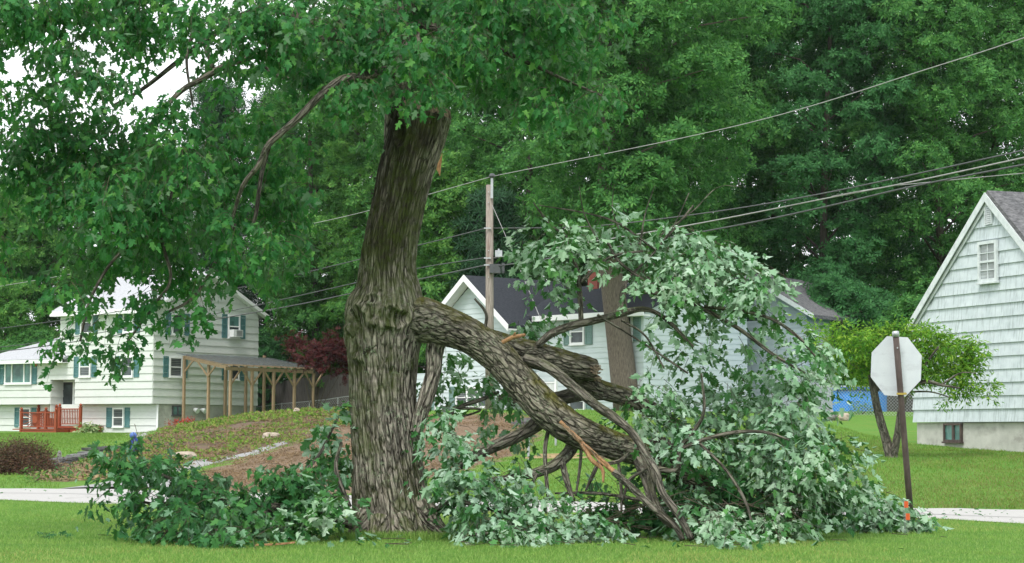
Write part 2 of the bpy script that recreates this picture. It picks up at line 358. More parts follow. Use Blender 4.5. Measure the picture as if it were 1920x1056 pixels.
def clearmat():
    mt, t, b, out = newmat('clear corrugated sheet')
    b.inputs['Base Color'].default_value = (.16, .18, .20, 1); b.inputs['Roughness'].default_value = .3
    tr = N(t, 'ShaderNodeBsdfTransparent'); tr.inputs[0].default_value = (.8, .84, .86, 1); ms = N(t, 'ShaderNodeMixShader'); ms.inputs[0].default_value = .3
    t.links.new(tr.outputs[0], ms.inputs[1]); t.links.new(b.outputs[0], ms.inputs[2]); t.links.new(ms.outputs[0], out.inputs[0]); return mt
M['sheet'] = clearmat()

# ------------------------------------------------------------------ terrain
NX, NY = [-600, -60, -25, -10.2, -7.66, 0, 6.9, 7.8, 9.5, 12, 16, 18, 600], [60, 52, 46, 42.5, 40.3, 37.3, 35.5, 33.7, 31, 27, 16, -5, -400]
FX, FY = [-600, -60, -25, -12, -9.7, 0, 2.5, 7.7, 9.6, 25, 60, 600], [100, 60, 52, 50.8, 50.8, 44.5, 42, 40.3, 39.8, 38, 38, 40]
def gz(x, y):
    x = np.asarray(x, float); y = np.asarray(y, float)
    t = y - np.interp(x, FX, FY)
    L = np.interp(t, [0, 4, 9, 67, 90, 200], [0, .12, .47, 1.33, 1.6, 3])
    Mi = np.interp(t, [0, 9, 18, 35, 50, 60, 200], [0, .33, .8, 2.26, 2.15, 2.2, 4])
    Rr = np.interp(t, [0, 12, 17, 40, 50, 70, 200], [0, .83, 1.01, 1.9, 2.36, 2.7, 4])
    a = smooth(-19, -8, x); b = smooth(2, 9, x)
    z = L * (1 - a) + (Mi * (1 - b) + Rr * b) * a
    s = np.shape(z); q = np.stack([np.ravel(x) * .35, np.ravel(y) * .35, np.zeros(np.size(x))], -1)
    bump = (fbm(q, 3, 3) - .5).reshape(s)
    q2 = np.stack([np.ravel(x) * 1.6, np.ravel(y) * 1.6, np.ones(np.size(x))], -1)
    return z + bump * .35 * smooth(2, 12, t) * a * (1 - b * .7) + (fbm(q2, 5, 2) - .5).reshape(s) * .07 * smooth(2, 9, t) * a * (1 - b)
def gz1(x, y): return float(gz(np.array([x]), np.array([y]))[0])
def inpoly(px, py, poly):
    c = np.zeros(px.shape, bool); n = len(poly)
    for i in range(n):
        x1, y1 = poly[i]; x2, y2 = poly[(i + 1) % n]
        if y1 == y2: continue
        hit = ((y1 > py) != (y2 > py)) & (px < (x2 - x1) * (py - y1) / (y2 - y1) + x1); c ^= hit
    return c
DIRT = [(330, 915), (385, 885), (470, 856), (560, 832), (640, 795), (760, 780), (900, 775), (1010, 780), (1010, 822), (980, 850), (880, 880), (700, 925), (480, 930)]
WEED = [(205, 880), (260, 830), (330, 795), (480, 770), (620, 755), (700, 760), (700, 790), (560, 830), (440, 862), (330, 885)]
BED = [(95, 875), (170, 862), (215, 845), (250, 860), (240, 880), (205, 900), (110, 905), (60, 900)]
xs = np.concatenate([np.linspace(-900, -46, 14), np.arange(-44, 44.1, .4), np.linspace(46, 900, 14)])
ys = np.concatenate([np.linspace(-300, 10, 8), np.arange(12, 140, .4), np.linspace(142, 2500, 16)])
XX, YY = np.meshgrid(xs, ys); ZZ = gz(XX, YY)
V = np.stack([XX, YY, ZZ], -1).reshape(-1, 3)
nx = len(xs); i = np.arange(len(ys) - 1)[:, None] * nx; j = np.arange(nx - 1)[None]
Q = np.stack([i + j, i + j + 1, i + nx + j + 1, i + nx + j], -1).reshape(-1, 4)
front = V[:, 1] > 5
ppx = np.zeros(len(V)); ppy = np.zeros(len(V)); ppx[front], ppy[front] = proj(V[front])
far = (V[:, 1] > np.interp(V[:, 0], FX, FY) + .3) & (V[:, 1] < 105)
jit = (fbm(V * .9, 11, 3) - .5) * 26
dirt = (inpoly(ppx + jit, ppy + jit * .5, DIRT) & far).astype(float)
weed = (inpoly(ppx + jit, ppy + jit * .5, WEED) & far).astype(float)
bed = (inpoly(ppx + jit, ppy + jit * .3, BED) & far).astype(float)
mt, t, b, out = newmat('ground')
tc = N(t, 'ShaderNodeTexCoord').outputs['Object']; at = lambda k: N(t, 'ShaderNodeAttribute', attribute_name=k).outputs['Fac']
n1 = noise(t, tc, 1.1, 6, .65); n2 = noise(t, tc, 14, 6, .75); n3 = noise(t, tc, .35, 4, .6)
lawn = ramp(t, n2.outputs[0], [(.3, (.07, .17, .03)), (.7, (.14, .29, .05))]).outputs[0]
lawn = mixc(t, ramp(t, n1.outputs[0], [(.45, (0, 0, 0)), (.75, (.75,) * 3)]).outputs[0], lawn, (.18, .22, .055))
lawn = mixc(t, ramp(t, n3.outputs[0], [(.52, (0, 0, 0)), (.7, (.5,) * 3)]).outputs[0], lawn, (.08, .20, .02))
soil = ramp(t, n2.outputs[0], [(.25, (.095, .066, .045)), (.5, (.195, .142, .098)), (.75, (.33, .26, .185))]).outputs[0]
soil = mixc(t, .6, soil, ramp(t, n1.outputs[0], [(.3, (.75, .72, .7)), (.7, (1.15, 1.12, 1.1))]).outputs[0], 'MULTIPLY')
wd = mixc(t, ramp(t, n1.outputs[0], [(.30, (0, 0, 0)), (.46, (1, 1, 1))]).outputs[0], (.10, .17, .03), mixc(t, n2.outputs[0], (.10, .072, .052), (.20, .15, .11)))
bd = mixc(t, ramp(t, n1.outputs[0], [(.42, (0, 0, 0)), (.6, (1, 1, 1))]).outputs[0], mixc(t, n2.outputs[0], (.20, .14, .09), (.36, .27, .18)), (.11, .18, .03))
c = mixc(t, at('weed'), lawn, wd); c = mixc(t, at('dirt'), c, soil); c = mixc(t, at('bed'), c, bd)
t.links.new(c, b.inputs['Base Color']); b.inputs['Roughness'].default_value = .95; b.inputs['Specular IOR Level'].default_value = .1
bp = N(t, 'ShaderNodeBump'); bp.inputs['Strength'].default_value = 1; bp.inputs['Distance'].default_value = .06
t.links.new(n2.outputs[0], bp.inputs['Height']); t.links.new(bp.outputs[0], b.inputs['Normal'])
me = make_mesh('ground', V, [Q], mt, dict(dirt=dirt, weed=weed, bed=bed), True)
o = bpy.data.objects.new('ground', me); COL.objects.link(o); tag(o, kind='structure')
# road and driveway
M['road'] = mat('pale worn asphalt', (.32, .315, .305), (.385, .378, .368), 9, rough=.9, bump=.2, dirt=(.36, .35, .34), dirt_sc=(.5, 2.2, 1), dirt_amt=.5)
M['drive'] = mat('gravel driveway', (.20, .20, .20), (.31, .31, .31), 16, rough=.95, bump=.3)
rx = np.concatenate([np.linspace(-120, -30, 20), np.arange(-29, 17.4, .35)])
rn = np.interp(rx, NX, NY) + (fbm(np.stack([rx * 1.7, rx * 0, rx * 0], -1), 8) - .5) * .3; rf = np.interp(rx, FX, FY) + (fbm(np.stack([rx * 1.3, rx * 0, rx * 0 + 4], -1), 9) - .5) * .4
rows = []
for k in range(9):
    yy = rn + (rf - rn) * k / 8; rows.append(np.stack([rx, yy, np.maximum(gz(rx, yy), 0) + .012], -1))
V = np.concatenate(rows); n = len(rx); i = np.arange(8)[:, None] * n; j = np.arange(n - 1)[None]
mb = MB(); mb.add(V, [np.stack([i + j, i + j + 1, i + n + j + 1, i + n + j], -1).reshape(-1, 4)])
tag(mb.build('road', M['road']), kind='structure')
mb = MB()                                   # seams of tar across the road
for (xa, fa, xb, fb) in ((-14, .55, -4, .5), (5, .38, 14, .55), (-9, .2, -8.2, .8)):
    k = np.linspace(0, 1, 30); x = xa + (xb - xa) * k; fr = fa + (fb - fa) * k + (fbm(np.stack([k * 9, k * 0, k * 0 + xa], -1), 4) - .5) * .05
    y = np.interp(x, NX, NY) * (1 - fr) + np.interp(x, FX, FY) * fr; wv = .03 + .05 * fbm(np.stack([k * 14, k * 0, k * 0], -1), 6)
    V = np.concatenate([np.stack([x, y - wv, k * 0 + .018], -1), np.stack([x, y + wv, k * 0 + .018], -1)])
    j = np.arange(29); mb.add(V, [np.stack([j, j + 1, j + 31, j + 30], -1)])
tag(mb.build('road_seams', mat('tar seam', (.10, .10, .10), (.2, .2, .2), 9)), kind='structure')
def ground_hit(px, py, d0=12, d1=140):
    r = ray(px, py); ds = np.arange(d0, d1, .1); pts = CAM + r[None] * (ds / r[1])[:, None]
    below = pts[:, 2] < gz(pts[:, 0], pts[:, 1])
    return pts[np.argmax(below)] if below.any() else pts[-1]
def strip(px_pairs, name, mtl, lift=.0):
    A = [ground_hit(*p) for p, q in px_pairs]; B = [ground_hit(*q) for p, q in px_pairs]
    A, _ = resample(A, np.ones(len(A)), .5); k = len(A)
    B2, _ = resample(B, np.ones(len(B)), .05); B2 = B2[np.linspace(0, len(B2) - 1, k).astype(int)]
    rows = []
    for f in np.linspace(0, 1, 7):
        p = A * (1 - f) + B2 * f; p[:, 2] = gz(p[:, 0], p[:, 1]) + lift + .075 * (1 - abs(2 * f - 1) ** 2) - .01; rows.append(p)
    V = np.concatenate(rows); i = np.arange(6)[:, None] * k; j = np.arange(k - 1)[None]
    mb = MB(); mb.add(V, [np.stack([i + j, i + j + 1, i + k + j + 1, i + k + j], -1).reshape(-1, 4)]); return tag(mb.build(name, mtl, smooth_=True), kind='structure')
strip([((100, 916.5), (330, 916.5)), ((180, 906), (350, 899)), ((310, 881), (345, 886)), ((400, 860), (420, 867)), ((470, 846), (485, 851)), ((530, 829), (540, 832))], 'driveway', M['drive'])
strip([((225, 818), (262, 828)), ((262, 804), (292, 812)), ((285, 800), (310, 804))], 'path', M['drive'])

# ------------------------------------------------------------------ leaves
def leaf_template(kind):
    if kind == 'maple':
        h = np.array([(.17, -.06), (.40, .06), (.26, .24), (.57, .56), (.21, .52), (.25, .76)])
        x = np.concatenate([[0, 0], h[:, 0], -h[:, 0]]); y = np.concatenate([[0, 1.02], h[:, 1], h[:, 1]])
        z = .22 * np.abs(x) - .22 * y ** 2
        V = np.stack([x, y, z], -1)
        return V, [np.array([[0, 2, 3, 4, 5, 6, 7, 1]]), np.array([[1, 13, 12, 11, 10, 9, 8, 0]])]
    if kind == 'oval':
        V = np.array([(0, 0, 0), (.2, .35, .05), (.16, .7, 0), (0, 1, -.15), (-.16, .7, 0), (-.2, .35, .05)]); return V, [np.array([[0, 1, 2, 3, 4, 5]])]
    if kind == 'long':
        V = np.array([(0, 0, 0), (.17, .4, .03), (0, 1, -.3), (-.17, .4, .03)]); return V, [np.array([[0, 1, 2, 3]])]
    if kind == 'star':                      # a tuft of seven oak leaves
        V, Fs = [], []
        for k in range(7):
            a = k * 2 * np.pi / 7 + .3; d = np.array([np.cos(a), np.sin(a), -.25 + .5 * ((k * 3) % 7) / 7]); s = np.array([-np.sin(a), np.cos(a), .25 * (-1) ** k])
            V += [d * .08, d * .55 + s * .17, d * (1.0 - .15 * (k % 2)), d * .55 - s * .17]; Fs.append([4 * k, 4 * k + 1, 4 * k + 2, 4 * k + 3])
        return np.array(V), [np.array(Fs)]
    if kind == 'needle':
        V, Fs = [], []
        for k in range(9):
            a = k * 2 * np.pi / 9; d = np.array([np.cos(a), np.sin(a), .35 * np.sin(k * 2.1)]); s = np.array([-np.sin(a), np.cos(a), 0])
            V += [d * .05, d * .5 + s * .05, d, d * .5 - s * .05]; Fs.append([4 * k, 4 * k + 1, 4 * k + 2, 4 * k + 3])
        return np.array(V), [np.array(Fs)]
TPL = {k: leaf_template(k) for k in ('maple', 'oval', 'long', 'star', 'needle')}
def place(mb, kind, pos, axis, normal, size):
    T, Fs = TPL[kind]; n, k = len(pos), len(T)
    y = nrm(axis); z = normal - y * np.sum(normal * y, -1, keepdims=True); z = nrm(z); x = np.cross(y, z)
    if kind == 'maple':
        wx = (.72 + .42 * R.random((n, 1, 1))); cz = R.uniform(-.6, 3.2, (n, 1, 1)); bend = R.normal(size=(n, 1, 1)) * .18
        Tx = T[None, :, 0:1] * wx * (1 + .25 * R.random((n, k, 1)) - .12) + bend * T[None, :, 1:2] ** 2; Ty = T[None, :, 1:2] * (1 + .2 * R.random((n, k, 1)) - .1); Tz = T[None, :, 2:3] * cz
        V = pos[:, None] + size[:, None, None] * (Tx * x[:, None] + Ty * y[:, None] + Tz * z[:, None])
    else:
        V = pos[:, None] + size[:, None, None] * (T[None, :, 0:1] * x[:, None] + T[None, :, 1:2] * y[:, None] + T[None, :, 2:3] * z[:, None])
    off = (np.arange(n) * k)[:, None, None]
    mb.add(V.reshape(-1, 3), [(f[None] + off).reshape(-1, f.shape[1]) for f in Fs])
def rnd(n): return R.normal(size=(n, 3))
def sprays(mb, twigs, pos, dirs, out, L, K, size, flip, kind='maple', droop=.5, zmin=None, ground=True):
    n = len(pos); L = np.broadcast_to(L, (n,)); dirs = nrm(dirs)
    tt = (np.arange(K) + .6) / K
    side = nrm(np.cross(dirs, np.array([0, 0, 1.0])) + 1e-4)
    sg = np.where(np.arange(K) % 2, 1, -1)
    base = pos[:, None] + dirs[:, None] * (L[:, None] * tt)[..., None] + np.array([0, 0, -1.0]) * (droop * .5 * L[:, None] * tt ** 2)[..., None]
    pet = .07 * (1 + R.random((n, K, 1)))
    ax = .45 * dirs[:, None] + side[:, None] * (sg * .65)[None, :, None] + np.array([0, 0, -droop]) + R.normal(size=(n, K, 3)) * .38
    no = np.array([0, 0, .55]) + out[:, None] * .75 + R.normal(size=(n, K, 3)) * .42
    fl = np.where(R.random((n, K)) < flip[:, None], -1.0, 1.0)[..., None]; no = no * fl
    base = base + nrm(ax) * pet + R.normal(size=(n, K, 3)) * .03
    keep = R.random((n, K)) < .93
    if ground: keep &= base[..., 2] > .03
    b_, a_, n_ = base[keep], ax[keep], no[keep]
    s_ = size * (.5 + .8 * R.random(len(b_)) ** 1.2)
    place(mb, kind, b_, a_, n_, s_)
    if twigs is not None:
        for q in range(n):
            e = np.array([0, .35, .7, 1.0]); p = pos[q] + dirs[q] * (L[q] * e)[:, None] + np.array([0, 0, -1.0]) * (droop * .5 * L[q] * e ** 2)[:, None]
            if ground: p[:, 2] = np.maximum(p[:, 2], .01)
            Vt, Qt, cp = simple_tube(p, [.0045, .0035, .0025, .0015], 3); twigs.add(Vt, [Qt])
def blobs_to_sprays(blobs, ppm, per, zsq=1.0):
    """blobs: (px, py, r px, distance m, weight, flip) -> spray origins, out vectors, flips"""
    PO, OU, FL = [], [], []
    for (cx, cy, r, d, wgt, fl) in blobs:
        c = P(cx, cy, d); rm = r * d / F
        n = max(2, int(round(per * wgt * (r / 50.0) ** 2)))
        u = nrm(rnd(n)) * (R.random((n, 1)) ** .45) * rm * np.array([1, 1.25, 1.0])
        PO.append(c + u); OU.append(nrm(u + np.array([0, -.35 * rm, .15 * rm]))); FL.append(np.full(n, fl))
    return np.concatenate(PO), np.concatenate(OU), np.concatenate(FL)

# ------------------------------------------------------------------ the standing maple
D0 = 28.4; PM = D0 / F                      # metres per pixel at the maple
prof = [(1020, 632, 850), (1003, 646, 832), (982, 656, 818), (955, 660, 808), (900, 658, 797), (850, 659, 789), (800, 656, 784), (750, 655, 780), (700, 655, 782),
        (650, 650, 788), (610, 647, 796), (575, 650, 799), (545, 664, 790), (515, 672, 782), (480, 677, 782), (440, 684, 786), (380, 697, 798), (320, 708, 815), (260, 724, 837), (214, 732, 850)]
tp = [P((l + r) / 2, y, D0) for y, l, r in prof]; tr = [(r - l) / 2 * PM for y, l, r in prof]
TB = tp[1].copy(); TB[2] = 0
maple = thing('maple_tree', TB, 'big standing maple with a thick furrowed leaning trunk, snapped top and leafy crown', 'tree')
scars = [(672, 622, .14, .36, .8), (744, 596, .24, .15, .7), (752, 250, .09, .26, .7), (700, 560, .12, .09, .5)]
def trunk_bumps(V, dirv, dark):
    px, py = proj(V); facing = -dirv[:, 1] > .1
    nn = fbm(V * 5, 55, 3) - .5
    for (sx, sy, rx_, ry_, am) in scars:
        q = np.sqrt(((px - sx) * PM / rx_) ** 2 + ((py - sy) * PM / ry_) ** 2) * (1 + 1.3 * nn)
        ringv = np.exp(-((q - .85) / .22) ** 2) * .075 - np.exp(-(q / .6) ** 2) * .10
        V = V + dirv * (ringv * am * facing)[:, None]; dark = dark + np.exp(-(q / .45) ** 2) * .7 * am * facing
    q = np.abs((py - 690 + (px - 700) * -.12)); crease = np.exp(-(q / 5) ** 2) * ((px > 690) & (px < 770)) * facing
    return V - dirv * (crease * .012)[:, None], dark + crease * .3
    return V, dark
def trunk_stain(V):
    px, py = proj(V); cx_ = np.interp(py, [200, 400, 520, 560], [805, 760, 722, 700])
    n = fbm(V * 3, 77, 3) - .5
    return np.clip(smooth(540, 470, py + n * 120) * smooth(45, 0, px - cx_ - n * 60), 0, 1) * .95
mb = MB()
wood(mb, tp, tr, 460, .011, .040, 26, .17, .12, 3, .0, trunk_bumps, trunk_stain, .07)
mb.A['moss'][0] = np.clip(smooth(.35, .6, fbm(mb.V[0] * 2.2, 31, 3) * .8 + .5 * smooth(460, 530, proj(mb.V[0])[1]) * smooth(640, 570, proj(mb.V[0])[1]) + .28 * smooth(700, 655, proj(mb.V[0])[0]) + .3 * smooth(960, 1010, proj(mb.V[0])[1])) * .58, 0, 1)
trk = mb.build('trunk', M['bark'], maple, True)
mb = MB()
for pts in ([(785, 940, 26, 28.2), (806, 975, 20, 28.1), (826, 995, 14, 28), (848, 1010, 9, 27.9), (866, 1020, 4, 27.8)], [(690, 970, 26, 28.1), (672, 995, 18, 28), (652, 1012, 8, 27.9)], [(755, 975, 26, 28.0), (764, 1002, 20, 27.85), (778, 1024, 8, 27.65)], [(715, 980, 26, 28.0), (708, 1004, 20, 27.85), (694, 1024, 8, 27.65)]):
    wood(mb, [P(x, y, d) for x, y, r, d in pts], [r * PM for x, y, r, d in pts], 60, .015, .07, 22, .2, 0, 5, .6)
mb.build('root', M['bark'], maple, True)
def limbset(root, spec, mtl, name='branch', seg=14, moss=.3, step=.05, amp=.08, freq=16):
    for k, pts in enumerate(spec):
        mb = MB()
        wood(mb, [P(q[0], q[1], q[3] if len(q) > 3 else D0) for q in pts], [q[2] * (q[3] if len(q) > 3 else D0) / F for q in pts], seg, step, amp, freq, .2, .2, 20 + k, moss, wob=.05)
        mb.build(name, mtl, root, True)
limbset(maple, [[(757, 330, 30, 28.5), (747, 250, 27, 28.5), (748, 170, 22, 28.5), (758, 90, 20, 28.6), (764, 0, 18, 28.6), (760, -160, 12, 28.8)]], M['bark'], 'leader', 60, .3, .02, .12, 10)
mb = MB()                                   # jagged snapped end of the trunk
c0 = P(801, 214, D0); r0 = 46 * PM; a = np.linspace(0, 2 * np.pi, 60, endpoint=False); V = [c0 + np.array([0, 0, -.02])]
for ring, (f, hh) in enumerate(((1.0, -.03), (.96, .02), (.75, .05), (.45, .0), (.2, -.06))):
    h = hh + .20 * (R.random(60) - .4) * (1 if ring in (1, 2) else .5)
    V += list(c0 + np.stack([np.cos(a) * r0 * f, np.sin(a) * r0 * f, h - .06 * np.cos(a)], -1))
j = np.arange(60); k = (j + 1) % 60; fs = [np.stack([1 + i * 60 + j, 1 + i * 60 + k, 61 + i * 60 + k, 61 + i * 60 + j], -1) for i in range(4)]
mb.add(V, [np.concatenate(fs), np.stack([241 + j, 241 + k, 0 * j], -1)]); mb.build('snapped_end', M['splinter'], maple)
mb = MB(); q0 = P(822, 305, D0 - .25)
for k in range(5): mb.bar(q0 + np.array([.012 * k, 0, .03 * k]), q0 + np.array([-.02 + .01 * k, -.03, -.10 - .02 * k]), .008)
mb.build('splinter', M['torn'], maple)
limbset(maple, [[(750, 60, 11, 28.5), (690, 60, 9, 28.4), (600, 75, 8, 28.2), (500, 98, 7, 27.8), (430, 120, 6.5, 27.7), (375, 150, 5.5, 27.6), (335, 175, 5, 27.6), (280, 235, 3, 27.5)],
                [(640, 63, 7, 28.1), (520, 20, 7, 28.6), (450, 30, 6, 28.8), (400, 65, 6, 28.9), (340, 110, 5, 29), (270, 165, 4, 29), (210, 200, 3, 29)],
                [(745, 130, 12, 28.6), (690, 140, 9, 27.6), (640, 150, 8, 26.7), (600, 180, 7.5, 26.5), (555, 225, 7, 26.4), (505, 270, 6, 26.4), (485, 310, 5, 26.5), (455, 350, 4, 26.7), (430, 430, 3, 27)],
                [(505, 270, 5, 28), (490, 330, 4, 27.8), (480, 400, 4, 27.7), (470, 430, 2, 27.7)], [(610, 165, 5, 28.3), (560, 150, 5, 28.4), (515, 140, 4, 28.5), (490, 118, 2, 28.5)],
                [(400, 128, 4, 27.7), (370, 60, 4, 27.7), (350, 110, 3, 27.7), (362, 200, 2, 27.7)], [(760, 40, 10, 28.6), (850, 60, 7, 28.4), (950, 100, 5, 28.3), (1060, 150, 3, 28.2), (1130, 180, 2, 28.2)],
                [(345, 320, 4, 27.4), (300, 420, 4, 27.3), (320, 520, 3, 27.2), (290, 570, 3, 27.2), (240, 640, 2, 27.2)], [(440, 420, 4, 27.8), (400, 500, 3, 27.6), (360, 560, 3, 27.6), (305, 590, 2, 27.6)],
                [(300, 420, 3, 27.3), (220, 480, 3, 27.3), (170, 560, 3, 27.3), (150, 640, 2, 27.3)], [(780, 60, 8, 28.4), (790, 110, 6, 27.9), (800, 170, 4, 27.8)]], M['bark3'])
cb = []
for (x, y, r) in [(35, 10, 60), (10, 70, 42), (5, 165, 22), (140, 30, 60), (130, 100, 42), (105, 160, 42), (80, 205, 48), (215, 30, 55), (195, 95, 32), (290, 35, 60), (370, 50, 60), (330, 75, 40), (160, 165, 40), (255, 60, 42), (150, 95, 32), (92, 55, 30), (225, 160, 26), (60, 20, 45),
                  (460, 50, 75), (545, 55, 75), (625, 75, 75), (695, 50, 75), (430, 125, 42), (520, 130, 45), (595, 150, 45), (660, 180, 48), (655, 225, 28), (700, 170, 30),
                  (70, 265, 65), (155, 235, 55), (50, 320, 58), (150, 310, 80), (235, 245, 50), (255, 320, 80), (325, 225, 50), (345, 305, 80), (425, 215, 48), (435, 290, 65), (510, 235, 48), (390, 370, 80), (290, 400, 90), (200, 385, 80),
                  (120, 385, 62), (460, 370, 70), (515, 330, 55), (540, 395, 48), (350, 450, 80), (435, 450, 70), (505, 465, 48), (255, 465, 70), (180, 455, 62), (140, 515, 48), (215, 530, 50), (300, 525, 55), (385, 520, 52), (455, 515, 48),
                  (540, 500, 30), (535, 445, 38), (20, 260, 35), (580, 370, 25), (570, 280, 30),
                  (765, 35, 70), (835, 30, 70), (905, 30, 70), (975, 40, 60), (770, 100, 55), (820, 115, 48), (790, 165, 38), (832, 160, 26), (775, 190, 22), (880, 85, 60), (945, 105, 60), (1005, 95, 60), (1035, 145, 52), (965, 165, 48),
                  (905, 150, 36), (1085, 175, 45), (1135, 190, 30), (1045, 205, 38), (985, 215, 26), (1090, 110, 42), (1025, 35, 50), (725, 110, 50), (665, 135, 50), (1130, 60, 40)]:
    cb.append((x + R.uniform(-12, 12), y - 22, r * .80, 28.2 + R.uniform(-1.9, 1.4), 1.55 if (x < 560 and y < 200) else (1.5 if y < 440 or x > 620 else 1.05), .10))
for (x, y, r) in [(120, 565, 28), (165, 585, 34), (150, 632, 26), (118, 648, 13), (200, 610, 32), (232, 648, 30), (240, 682, 15), (262, 590, 30), (305, 575, 32), (340, 606, 22), (372, 565, 28), (180, 662, 15), (420, 560, 22), (515, 535, 22), (330, 630, 10)]:
    cb.append((x, y - 26, r * .72, 27.2 + R.uniform(-.4, .4), 1.0, .08))
for x in range(-60, 1100, 95): cb.append((x, -60 + R.uniform(-20, 20), 85, 28.2 + R.uniform(-1.5, 1.5), .7, .1))
for y in range(60, 480, 100): cb.append((-60, y, 75, 28.2 + R.uniform(-1.5, 1.5), .7, .1))
po, ou, fl = blobs_to_sprays(cb, 141, 17)
lv, tw = MB(), MB()
sprays(lv, tw, po, nrm(ou * np.array([.9, .9, .3]) + np.array([0, 0, -.35]) + rnd(len(po)) * .3), ou, .24 + .26 * R.random(len(po)), 14, .102, fl, droop=1.0)
crown = lv.build('crown', M['maple'], maple); tw.build('twigs', M['twig'], maple)

# ------------------------------------------------------------------ the fallen limb
limb = thing('fallen_limb', P(1290, 1000, 28.0) * np.array([1, 1, 0]), 'huge broken maple limb slumped from the trunk to the lawn with its pale wilting leaves', 'tree limb')
def one(root, name, pts, mtl, seg=60, step=.02, amp=.12, freq=10, moss=.9, seed=40, stretch=.16, twist=.15, wob=.05):
    mb = MB(); wood(mb, [P(q[0], q[1], q[3]) for q in pts], [q[2] * q[3] / F for q in pts], seg, step, amp, freq, stretch, twist, seed, moss, wob=wob); return mb.build(name, mtl, root, True)
one(limb, 'main_limb', [(735, 585, 34, 28.4), (785, 598, 42, 28.3), (830, 610, 37, 28.2), (880, 630, 33, 28.1), (930, 666, 32, 28), (980, 720, 32, 27.9), (1030, 772, 33, 27.8), (1080, 808, 31, 27.8), (1140, 832, 28, 27.9), (1200, 850, 24, 28), (1260, 880, 20, 28.1), (1320, 912, 16, 28.3), (1400, 950, 11, 28.6)], M['bark2'], 260, .011, .055, 22, stretch=.30)
one(limb, 'forked_limb', [(905, 632, 20, 28.2), (960, 655, 25, 28.35), (1010, 668, 26, 28.5), (1060, 682, 25, 28.6), (1095, 690, 24, 28.65), (1114, 694, 21, 28.7)], M['bark2'], 110, .015, seed=43, freq=20, amp=.06, stretch=.3)
one(limb, 'forked_limb', [(1075, 700, 17, 28.8), (1120, 728, 18, 28.9), (1165, 742, 17, 29), (1215, 765, 16, 29.2), (1270, 800, 13, 29.4), (1330, 840, 10, 29.6)], M['bark2'], 90, .018, seed=45, freq=20, amp=.06, stretch=.3)
mb = MB(); c0 = P(1113, 695, 28.6)
for k in range(26):
    a_ = R.uniform(0, 6.28); q = c0 + np.array([R.uniform(-.06, .04), R.uniform(-.13, .1), R.uniform(-.12, .07)])
    mb.bar(q, q + np.array([R.uniform(.03, .09), R.uniform(-.02, .02), R.uniform(-.05, .02)]), R.uniform(.015, .04), R.uniform(.01, .03))
mb.build('snapped_end', M['splinter'], limb)
one(limb, 'prop_stem', [(822, 628, 20, 28.3), (815, 660, 17, 28.3), (813, 695, 15, 28.25), (803, 735, 15, 28.2), (790, 775, 14, 28.15), (780, 812, 12, 28.1)], M['bark'], 80, .015, .08, 24, .2, 47)
one(limb, 'torn_branch', [(1050, 790, 3, 27.5), (1066, 806, 4.5, 27.5), (1092, 832, 5.5, 27.45), (1125, 862, 5, 27.4), (1155, 888, 5, 27.35)], M['torn'], 28, .02, .5, 22, 0, 49, wob=.15)
one(limb, 'torn_branch', [(1092, 832, 5, 27.43), (1108, 862, 4.5, 27.4), (1128, 880, 4, 27.4), (1131, 905, 2, 27.4)], M['torn'], 20, .02, .5, 22, 0, 50, wob=.15)
mb = MB()
for k in range(22):
    f_ = R.random(); c = P(1052 + 90 * f_, 794 + 82 * f_ + R.uniform(-5, 5), 27.42 - .05 * f_); d_ = nrm(P(1142, 876, 27.4) - P(1052, 794, 27.5) + rnd(1)[0] * .12)
    mb.bar(c, c + d_ * R.uniform(.06, .3), R.uniform(.006, .018), .006)
mb.build('splinters', M['splinter'], limb)
